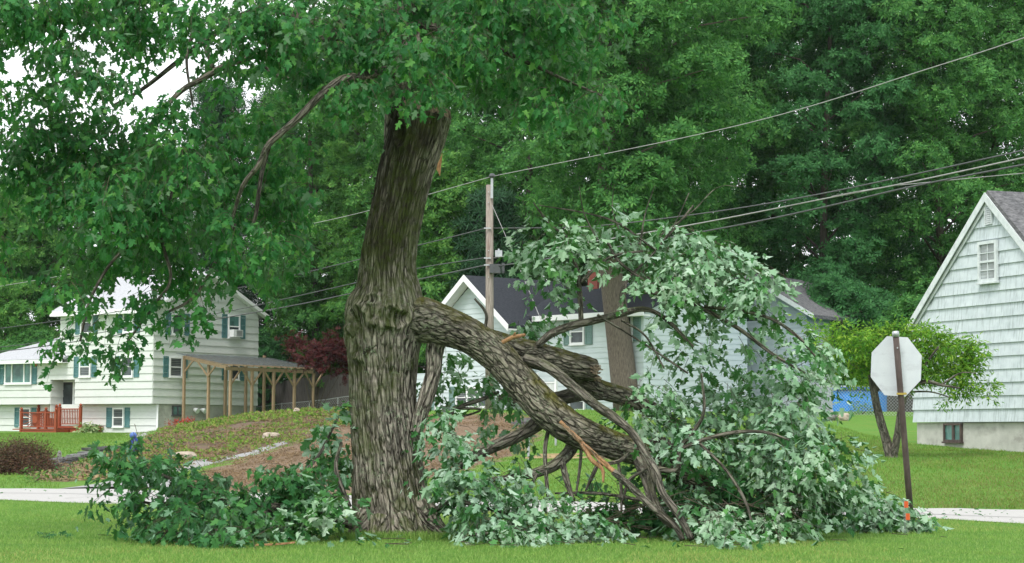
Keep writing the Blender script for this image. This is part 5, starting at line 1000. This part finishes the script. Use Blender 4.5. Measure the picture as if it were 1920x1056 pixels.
mb = MB(); mb.tube([g + UPZ * s_ * q for q in (-.05, .1, .3, .5, .68, .76)], [s_ * q for q in (.13, .18, .22, .21, .16, .08)], 14); mb.tube([g + UPZ * s_ * .62 + np.array([.1 * s_, 0, 0]), g + UPZ * s_ * .45 + np.array([.2 * s_, -.02, 0]), g + UPZ * s_ * .25 + np.array([.17 * s_, -.03, 0])], [s_ * .06, s_ * .06, s_ * .045], 8); mb.build('body', M['navy'], t_, True)
mb = MB(); c = g + UPZ * s_ * .85 - np.array([.04 * s_, 0, 0]); mb.tube([c + UPZ * s_ * q for q in (-.14, -.08, .02, .1, .14)], [s_ * q for q in (.09, .15, .165, .11, .02)], 14); mb.build('hood', M['lightblue'], t_, True)
mb = MB()
for k in range(7): g = ground_hit(1005 + 13 * k, 862 - (k % 3) * 3); mb.bar(g + np.array([-.35, R.uniform(-.1, .1), .05]), g + np.array([.35, R.uniform(-.1, .1), .07]), .14, .04)
tag(mb.build('plank_stack', M['plank']), 'loose pale planks lying on the far lawn beneath the limb', 'planks')
# ------------------------------------------------------------------ shrubs and small plants
def shrub(name, label, blobs, mtl, kind, size, per, cat='shrub', group=None, stem=True, K=9, L=.3, droop=.3, ppm=None):
    g = P(blobs[0][0], blobs[0][1], blobs[0][3]); base = np.array([g[0], g[1], gz1(g[0], g[1])]); t_ = thing(name, base, label, cat, group)
    po, ou, fl = blobs_to_sprays([(*b_, 1.0, .1) if len(b_) == 4 else b_ for b_ in blobs], 0, per); gzv = gz(po[:, 0], po[:, 1]); po[:, 2] = np.maximum(po[:, 2], gzv + .03)
    lv, tw = MB(), MB(); sprays(lv, tw if stem else None, po, ou * .8 + UPZ * .35 + rnd(len(po)) * .3, ou, L * (.7 + .6 * R.random(len(po))), K, size, fl, kind, droop, ground=False)
    for b_ in blobs[:6]:
        if stem: c = P(b_[0], b_[1], b_[3]); tw.tube([base - UPZ * .05, (base * .5 + c * .5) + rnd(1)[0] * .05, c], [.03, .02, .01], 5)
    lv.build('foliage', mtl, t_)
    if stem: tw.build('stems', M['twig'], t_)
    return t_
shrub('barberry_bush', 'reddish brown barberry bush at the left edge beside the stone wall', [(40, 872, 34, 57.5), (8, 880, 30, 57), (70, 868, 26, 58), (25, 858, 22, 58), (62, 850, 12, 58), (35, 850, 16, 58), (15, 895, 24, 57), (60, 890, 24, 57), (85, 880, 14, 57.5), (-15, 875, 26, 57)], M['barberry'], 'oval', .065, 750, L=.35, K=12)
for (x, y, r, lab) in ((84, 877, 10, 'bright green small shrub between barberry bush and stone wall'), (62, 896, 11, 'low bright green plant in front of the reddish bush'), (118, 893, 11, 'bluish green perennial clump on the mulch bed'), (155, 868, 14, 'low green weeds below the dry stone wall'), (140, 890, 8, 'small green clump at the right of the mulch bed')):
    g = ground_hit(x, y + r * .8); shrub('small_shrub', lab, [(x, y, r, g[1])], M['shrub'] if y != 893 else M['oak_c'], 'oval', .07, 500 if r < 12 else 260, 'plant', 'small plants by the stone wall', K=8, L=.2)
g = ground_hit(165, 812); shrub('hosta', 'pale variegated leafy plant at the foot of the red deck', [(155, 806, 8, 116.5), (168, 807, 9, 116.5), (180, 808, 6, 116.5)], M['hosta'], 'long', .3, 900, 'plant', stem=False, K=5, L=.25)
shrub('red_flowers', 'patch of small red flowers at the foundation under the pergola', [(322, 797, 5, 112), (335, 794, 6, 112), (348, 792, 5, 112), (358, 789, 4, 112)], M['redflower'], 'oval', .09, 3000, 'flowers', stem=False, K=5, L=.15)
shrub('foundation_shrub', 'round green shrub below the mint house front window', [(885, 774, 14, 97), (893, 772, 10, 97)], M['shrub'], 'oval', .10, 600)
shrub('pool_plant', 'leafy dark green plant growing against the blue pool', [(1612, 765, 11, 86.5), (1625, 772, 10, 86.5), (1605, 778, 8, 86.3), (1640, 778, 9, 86.3)], M['shrub'], 'oval', .10, 500, 'plant')
shrub('red_maple', 'dark red leaved small maple at the end of the pergola', [(590, 668, 15, 117), (560, 650, 12, 117), (610, 652, 14, 117), (630, 672, 15, 117.5), (572, 678, 12, 116.5), (645, 688, 14, 118), (598, 692, 10, 116.5), (546, 640, 7, 117), (625, 636, 7, 118), (642, 652, 10, 118)], M['redleaf'], 'star', .15, 420, 'tree', K=8, L=.6)
# pale peach tree by the right house
pe = thing('peach_tree', ground_hit(1672, 858), 'small twin stemmed fruit tree with yellow green leaves behind the sign', 'tree'); dp = ground_hit(1672, 858)[1]
limbset(pe, [[(1672, 864, 11, dp), (1660, 820, 8.5, dp), (1647, 775, 8, dp), (1638, 730, 7, dp), (1628, 690, 4, dp), (1610, 650, 2, dp)], [(1673, 864, 9, dp), (1683, 815, 7, dp - .2), (1690, 765, 6, dp - .4), (1705, 730, 5, dp - .6), (1735, 716, 4, dp - .8), (1765, 722, 3, dp - .9), (1800, 728, 1.5, dp - 1)],
             [(1705, 730, 3.5, dp - .6), (1730, 690, 2.5, dp - .8), (1760, 650, 2, dp - 1)], [(1765, 722, 2, dp - .9), (1800, 700, 1.5, dp - 1), (1830, 700, 1, dp - 1)], [(1640, 735, 5, dp), (1665, 700, 4, dp), (1680, 640, 2, dp)], [(1632, 700, 4, dp), (1590, 680, 2, dp), (1560, 660, 1.5, dp)], [(1700, 735, 2, dp), (1745, 735, 1.5, dp - .6), (1780, 745, 1, dp - .8)]], M['bark3'], 'trunk', 14, .2)
pbl = [(x, y, r, dp + R.uniform(-1, 1), 1.0, .15) for (x, y, r) in [(1535, 618, 16), (1558, 655, 24), (1598, 640, 26), (1608, 685, 26), (1640, 625, 24), (1582, 622, 14), (1680, 615, 22), (1655, 660, 30), (1722, 640, 30), (1762, 640, 34), (1800, 660, 32), (1828, 690, 24), (1848, 728, 13), (1782, 698, 30), (1742, 685, 32), (1700, 660, 28), (1620, 715, 13), (1572, 695, 16), (1720, 700, 22), (1835, 655, 14), (1812, 725, 18), (1852, 748, 8), (1765, 748, 10), (1690, 690, 24), (1520, 605, 8)]]
po, ou, fl = blobs_to_sprays([(a_ + R.uniform(-6, 6), b_ + R.uniform(-6, 6), c_ * R.uniform(.55, .85), d_, e_, f_) for a_, b_, c_, d_, e_, f_ in pbl], 77, 430); lv, tw = MB(), MB(); sprays(lv, tw, po, ou * .8 + UPZ * .15 + rnd(len(po)) * .35, ou, .16 + .16 * R.random(len(po)), 11, .13, fl, 'long', .35, ground=False); lv.build('crown', M['peach'], pe); tw.build('twigs', M['twig'], pe)
# ------------------------------------------------------------------ wood behind the houses
def bgtree(name, label, px, d, h, cr, mtl, base=.25, kind='star', ns=2600, size=.40, lean=0, trunk_r=.23, group='trees of the wood behind the houses', skew=0, bm='bark_bg'):
    x, y = (px - 960) / F * d, d; z0 = gz1(x, y); t_ = thing(name, (x, y, z0), label, 'tree', group); B = np.array([x, y, z0]); top = z0 + h; cz0 = z0 + h * base
    mb = MB(); n = 15; tp_ = np.array([B + np.array([lean * min(1.0, q * 3.5) + (.25 if lean == 0 else .08) * math.sin(q * 5 + px), .2 * math.cos(q * 4 + px), h * .92 * q - .2]) for q in np.linspace(0, 1, n)]); mb.tube(tp_, [trunk_r * (1.15 - q) ** .8 for q in np.linspace(0, 1, n)], 18)
    nc = int(26 + 8 * (h - cz0) / cr); C = []
    for k in range(nc):
        q = ((k + .5) / nc) ** .9; zz = cz0 + (top - cz0) * q; prof_ = (math.sin(np.pi * (.12 + .86 * q)) ** .7) if kind != 'needle' else (1.02 - q)
        a_ = k * 2.399 + R.uniform(-.4, .4); rr_ = cr * prof_ * math.sqrt(R.uniform(.15, 1)); ax_ = np.array([np.interp(zz, tp_[:, 2], tp_[:, 0]), np.interp(zz, tp_[:, 2], tp_[:, 1]), 0])
        c = ax_ + np.array([math.cos(a_) * rr_ + skew, math.sin(a_) * rr_, zz]); C.append(c)
        if kind == 'needle' or k % 2 == 0:
            s0 = ax_ + UPZ * max(zz - rr_ * (.5 if kind != 'needle' else .05), z0 + 1); mb.tube([s0, (s0 + c) / 2 + UPZ * .15 * rr_, c], [.08 * (1.2 - q), .05, .02], 6)
    for k in range(16 if kind != 'needle' else 0):
        zz = cz0 + (top - cz0) * (k + .5) / 17; a_ = -np.pi / 2 + R.uniform(-.7, .7); rr_ = cr * R.uniform(.35, .8) * math.sin(np.pi * (.15 + .8 * k / 16)) ** .6
        C.append(np.array([np.interp(zz, tp_[:, 2], tp_[:, 0]) + math.cos(a_) * rr_, np.interp(zz, tp_[:, 2], tp_[:, 1]) + math.sin(a_) * rr_, zz]))
    C = np.array(C); nc = len(C); mb.build('trunk', M[bm], t_, True)
    cs = R.uniform(.20, .36, nc) * cr; per = np.maximum(6, (ns * cs ** 2 / np.sum(cs ** 2)).astype(int)); idx = np.repeat(np.arange(nc), per)
    u = nrm(rnd(len(idx)) + np.array([0, 0, .45])); flat = np.array([1.15, 1.15, .62]) if kind != 'needle' else np.array([1.3, 1.3, .35])
    pos = C[idx] + u * flat * (cs[idx] * (.55 + .5 * R.random(len(idx))))[:, None]; pos[:, 2] = np.maximum(pos[:, 2], z0 + .5)
    lv = MB(); place(lv, kind, pos, rnd(len(pos)), nrm(u * .8 + np.array([0, -.25, .5]) + rnd(len(pos)) * .35), size * (.7 + .6 * R.random(len(pos)))); lv.build('crown', mtl, t_); return t_
A, B_, C_, PN = M['oak_a'], M['oak_b'], M['oak_c'], M['pine']
# the two oaks whose trunks stand in front of the mint house
bgtree('oak_tree', 'oak whose straight grey trunk stands before the mint house windows', 1176, 92, 27, 4.8, A, .26, ns=12000, size=.27, bm='bark_oak', lean=-.85, trunk_r=.54, skew=.4)
bgtree('oak_tree', 'oak with darker trunk just right of the straight grey trunk', 1232, 95, 27, 4.8, A, .28, ns=10000, size=.27, bm='bark_oak', lean=-.6, trunk_r=.5, skew=.8)
for (px, d, h, cr, m_, b_, kd, ns, lab) in [
    (985, 112, 28, 4.6, A, .22, 'star', 3600, 'tall oak rising behind the utility pole'), (1095, 116, 29, 4.6, A, .25, 'star', 3200, 'tall oak behind the charcoal roof chimney'), (1335, 108, 28, 4.8, A, .2, 'star', 3800, 'broad oak above the grey blue gable'),
    (1445, 112, 27, 4.5, A, .15, 'star', 3600, 'tall oak right of the grey blue gable'), (1555, 107, 26, 4.4, C_, .12, 'star', 3600, 'dark oak standing above the blue pool'), (1655, 112, 26, 4.3, C_, .22, 'star', 3000, 'slim grey trunked oak above the octagonal sign'),
    (1760, 108, 25, 4.6, A, .15, 'star', 3600, 'oak left of the shingled gable peak'), (1875, 112, 27, 4.8, A, .2, 'star', 3400, 'tall oak directly behind the shingled gable peak'), (1990, 110, 26, 4.8, A, .2, 'star', 2600, 'oak at the right edge behind the shingled roof'),
    (870, 118, 29, 4.6, A, .18, 'star', 3400, 'tall oak between the maple trunk and utility pole'), (765, 120, 29, 4.6, A, .15, 'star', 3000, 'tall oak directly behind the leaning maple trunk'), (822, 108, 13, 3.6, B_, .06, 'star', 2800, 'shorter yellow green tree right of the maple trunk'),
    (625, 131, 18.5, 3.9, B_, .05, 'star', 4800, 'pale green bushy tree above the dark red maple'), (690, 124, 27, 4.5, B_, .2, 'star', 3000, 'yellowish tree left of the leaning maple trunk'), (585, 128, 25, 4.5, A, .2, 'star', 3000, 'tall green tree behind the pale bushy tree'),
    (505, 140, 22, 4.0, PN, .08, 'needle', 4200, 'dark pine right of the pale split-level house'), (400, 136, 22, 4.2, PN, .15, 'needle', 3800, 'dark pine behind the roof ridge of the pale house'), (930, 106, 11, 3.2, PN, .05, 'needle', 2800, 'low dark evergreen behind the utility pole boxes'),
    (300, 142, 19, 5.0, A, .1, 'star', 3000, 'green tree behind the middle of the pale roof'), (195, 140, 18, 5.0, C_, .1, 'star', 3000, 'blue green tree above the left wing roof'), (90, 138, 17, 4.6, A, .05, 'star', 3400, 'green tree behind the chimney of the left wing'), (5, 134, 15.5, 4.8, B_, .05, 'star', 3400, 'pale green tree at the left edge of the wood'),
    (-90, 140, 18, 5.0, A, .1, 'star', 1500, 'tree just at the left frame edge')]:
    bgtree('pine_tree' if kd == 'needle' else 'oak_tree' if m_ is not B_ else 'broadleaf_tree', lab, px, d, h, cr, m_, b_, kd, int(ns * (2.2 if kd == 'star' else 1.3)), size=.27 if kd == 'star' else .5)
k = 0
for (px, d, h, m_, lab) in [(1035, 132, 29, C_, 'far dark tree behind the chimney oaks'), (1160, 134, 30, A, 'far tree showing between the two trunked oaks'), (1280, 131, 29, C_, 'far dark tree above the grey house left slope'), (1400, 133, 29, A, 'far tree above the grey house right slope'), (1505, 131, 28, C_, 'far dark tree left of the pool oak'),
                        (1615, 133, 27, A, 'far tree left of the slim trunked oak'), (1720, 131, 27, C_, 'far dark tree above the fruit tree'), (1830, 133, 27, A, 'far tree left of the gable peak oak'), (1935, 131, 27, C_, 'far dark tree at the right edge'), (920, 136, 30, C_, 'far dark tree behind the utility pole top'), (810, 138, 29, A, 'far tree behind the snapped maple top'), (655, 140, 27, C_, 'far dark tree left of the maple trunk')]:
    bgtree('oak_tree', lab, px, d, h, 5.0, m_, .1, 'star', 3400, .38)
for (px, d, h, cr, m_, lab) in [(520, 136, 6, 2.4, C_, 'dark bush behind the pergola end'), (660, 134, 7, 2.8, B_, 'green bush behind the board fence'), (1560, 100, 6, 2.6, C_, 'dark bush right of the grey house'), (1640, 102, 5.5, 2.8, C_, 'dark bush behind the blue pool'), (1700, 99, 5, 2.4, A, 'green bush beside the shingled house corner'), (780, 112, 6, 2.6, A, 'green bush left of the mint house'), (60, 130, 6, 3, A, 'green bush behind the left wing'), (460, 132, 6, 3, C_, 'dark bush behind the air conditioner gable')]:
    bgtree('bush', lab, px, d, h, cr, m_, .02, 'star', 2600, .26, trunk_r=.1, group='bushes at the edge of the wood')
# ------------------------------------------------------------------ grass and ground cover
def blades(name, n, xr, yr, h, wd, mtl, cond=None, lean=.5, label=None, yield_=None):
    x = R.uniform(*xr, n); y = yr[0] + (yr[1] - yr[0]) * R.random(n) ** 1.15
    keep = (np.abs(x) < .252 * y + .4)
    if cond is not None: keep &= cond(x, y)
    x, y = x[keep], y[keep]; m_ = len(x); z = gz(x, y); p = np.stack([x, y, z - .005], -1); hh = h * (.5 + .8 * R.random(m_)) * (.7 + .6 * fbm(np.stack([x * .8, y * .8, x * 0], -1), 15, 2)); a_ = R.uniform(0, 2 * np.pi, m_)
    s_ = np.stack([np.cos(a_), np.sin(a_), a_ * 0], -1) * (wd / 2); d_ = np.stack([R.normal(size=m_) * lean, R.normal(size=m_) * lean, np.ones(m_)], -1); tip = p + d_ * hh[:, None]; midp = p + d_ * np.array([.35, .35, 1]) * (hh * .55)[:, None]
    V = np.stack([p - s_, p + s_, midp + s_ * .8, midp - s_ * .8, tip], 1).reshape(-1, 3); o5 = np.arange(m_)[:, None] * 5
    mb = MB(); mb.add(V, [o5 + np.array([0, 1, 2, 3]), o5 + np.array([3, 2, 4])]); o = mb.build(name, mtl); tag(o, label, 'grass', kind='stuff'); return o
near = lambda x, y: y < np.interp(x, NX, NY) + .05
def thin(x, y): return (fbm(np.stack([x * .5, y * .5, x * 0 + 2], -1), 61, 3) + .25 * R.random(len(x))) > .42
blades('grass', 330000, (-12, 12), (21.5, 44), .045, .007, M['grass'], near, .45, 'short mown green grass of the front lawn around the maple')
M['grass_dry'] = leafmat('dry grass blade', [(.30, .34, .10), (.38, .40, .15), (.26, .34, .08)], trans=.3, tcol=(.36, .4, .1))
blades('dry_grass', 160000, (-12, 12), (21.5, 40), .04, .007, M['grass_dry'], lambda x, y: near(x, y) & (fbm(np.stack([x * .55, y * .35, x * 0 + 8], -1), 71, 3) + .22 * R.random(len(x)) + .10 * smooth(26, 22, y) > .70), .5, 'yellowish dry patches in the front lawn')
blades('grass', 9000, (-1.95 - .3, -.7), (27.2, 28.3), .12, .007, M['grass'], lambda x, y: near(x, y) & (R.random(len(x)) < .5), .35, 'longer grass tufts around the foot of the maple trunk')
farR = lambda x, y: (y > np.interp(x, FX, FY) + .1) & (x > 0) & (y < 84) & ~((x > 10.9) & (y > 60.5 - (x - 11) * 2.6) & (x > 11.2))
blades('grass', 170000, (0, 22), (38, 84), .07, .014, M['grass_far'], farR, .5, 'green lawn grass beyond the road at right')
blades('dry_grass', 70000, (3, 20), (40, 62), .06, .014, M['grass_dull'], lambda x, y: farR(x, y) & (fbm(np.stack([x * .35, y * .25, x * 0 + 3], -1), 73, 3) + .25 * R.random(len(x)) + .12 * smooth(46.5, 44, y) * smooth(41, 43, y) > .62), .5, 'dull brownish patches in the lawn beyond the road')
def farL(x, y):
    q = (y > np.interp(x, FX, FY) + .1) & (x < 0) & (y < 116); z = gz(x, y); a_, b_ = proj(np.stack([x, y, z], -1)); return q & ~inpoly(a_, b_, DIRT) & ~inpoly(a_, b_, BED) & ~inpoly(a_, b_, WEED) & ~((np.abs(a_ - 200) < 130) & (b_ > 897) & (b_ < 920) & (a_ > 110))
blades('grass', 150000, (-30, 0), (44, 116), .08, .018, M['grass_far'], farL, .5, 'green lawn grass of the pale house yard at left')
def scatter(name, label, poly, n, kind, size, mtl, dens, up=.6):
    x0, y0 = np.min(poly, 0); x1, y1 = np.max(poly, 0); pts = []
    e4 = [(q - 960) / F * d_ for q in (x0, x1) for d_ in (50, 105)]; x = R.uniform(min(e4), max(e4), n * 12); y = R.uniform(47, 102, n * 12); z = gz(x, y); p = np.stack([x, y, z], -1); a_, b_ = proj(p); ok = inpoly(a_, b_, poly) & (y > np.interp(x, FX, FY) + .6)
    ok &= fbm(p * np.array([.7, .5, 0]) + 5, 44, 3) + .2 * R.random(len(p)) > dens; p = p[ok][:n]; m_ = len(p); K = 6; q = np.repeat(p, K, 0) + rnd(m_ * K) * np.array([.09, .09, .02]) + UPZ * .05; mb = MB()
    place(mb, kind, q, rnd(m_ * K) * np.array([1, 1, .35]) + UPZ * up, rnd(m_ * K) * .5 + np.array([0, -.5, 1]), size * (.5 + R.random(m_ * K))); return tag(mb.build(name, mtl), label, 'plants', kind='stuff')
scatter('ground_cover', 'low green weeds over the brown slope below the pergola', WEED, 3000, 'oval', .10, M['weed'], .57)
scatter('straw_mulch', 'dry straw and dead stalks on the weedy slope', WEED, 4200, 'long', .11, M['weed_dry'], .45, .2)
scatter('straw_mulch', 'pale wood chips and straw on the bare brown slope', DIRT, 4200, 'long', .075, M['weed_dry'], .5, .1)
scatter('straw_mulch', 'dry leaf mulch on the bed below the stone wall', BED, 1500, 'oval', .12, M['weed_dry'], .45, .1)
scatter('ground_cover', 'green weeds scattered through the mulch bed by the stone wall', BED, 700, 'oval', .11, M['weed'], .55)
CREST = [(400, 790), (480, 772), (560, 770), (640, 768), (690, 768), (690, 780), (560, 786), (470, 792), (390, 806), (330, 815), (340, 800)]
scatter('ground_cover', 'bright green weedy fringe along the crest of the mound', CREST, 1500, 'oval', .13, M['weed'], .35)

lv = MB(); n = 85; x = R.normal(0, 2.6, n) - .5; y = R.uniform(25.2, 29, n) - .12 * np.abs(x); pp = np.stack([x, y, gz(x, y) + .04], -1)
place(lv, 'maple', pp, rnd(n) * np.array([1, 1, .25]), np.array([0, -.2, 1.0]) * np.where(R.random((n, 1)) < .5, -1, 1) + rnd(n) * .45, .05 + .05 * R.random(n)); tag(lv.build('leaf_litter', M['maple_dark']), 'torn maple leaves scattered over the front lawn', 'leaves', kind='stuff')
lv = MB(); n = 220; x = np.concatenate([R.uniform(-12, 10, n // 2), R.uniform(6, 9.5, n - n // 2)]); fr = R.random(n); y = np.interp(x, NX, NY) * (1 - fr) + np.interp(x, FX, FY) * fr
place(lv, 'oval', np.stack([x, y, np.full(n, .03)], -1), rnd(n) * np.array([1, 1, .2]), np.array([0, 0, 1.0]) + rnd(n) * .4, .03 + .08 * R.random(n)); tag(lv.build('road_debris', M['maple_dark']), 'scraps of leaves and grit on the pale road', 'leaves', kind='stuff')

# ------------------------------------------------------------------ air
mt = bpy.data.materials.new('haze'); mt.use_nodes = True; t = mt.node_tree; t.nodes.clear(); out = t.nodes.new('ShaderNodeOutputMaterial'); pv = t.nodes.new('ShaderNodeVolumePrincipled')
pv.inputs['Color'].default_value = (.90, .95, 1, 1); pv.inputs['Density'].default_value = .00008; pv.inputs['Anisotropy'].default_value = .2; t.links.new(pv.outputs[0], out.inputs['Volume'])
mb = MB(); mb.box((np.array([0, 0, 0.0]), np.array([1.0, 0, 0]), np.array([0, 1.0, 0])), -1000, 1000, -1.6, 45, -340, 2600); o = mb.build('haze', mt); tag(o, 'thin pale haze in the air', None, None, 'stuff')

mb = MB()
for k in range(70):
    x_, y_ = R.normal(.3, 2.6), R.uniform(25.4, 28.6); a_ = R.uniform(0, 6.28); L = R.uniform(.06, .35); p = np.array([x_, y_, .045])
    mb.bar(p, p + np.array([math.cos(a_) * L, math.sin(a_) * L, R.uniform(-.01, .03)]), R.uniform(.006, .014), .008)
tag(mb.build('twig_litter', M['twig']), 'broken twigs and bark chips strewn over the front lawn', 'twigs', kind='stuff')
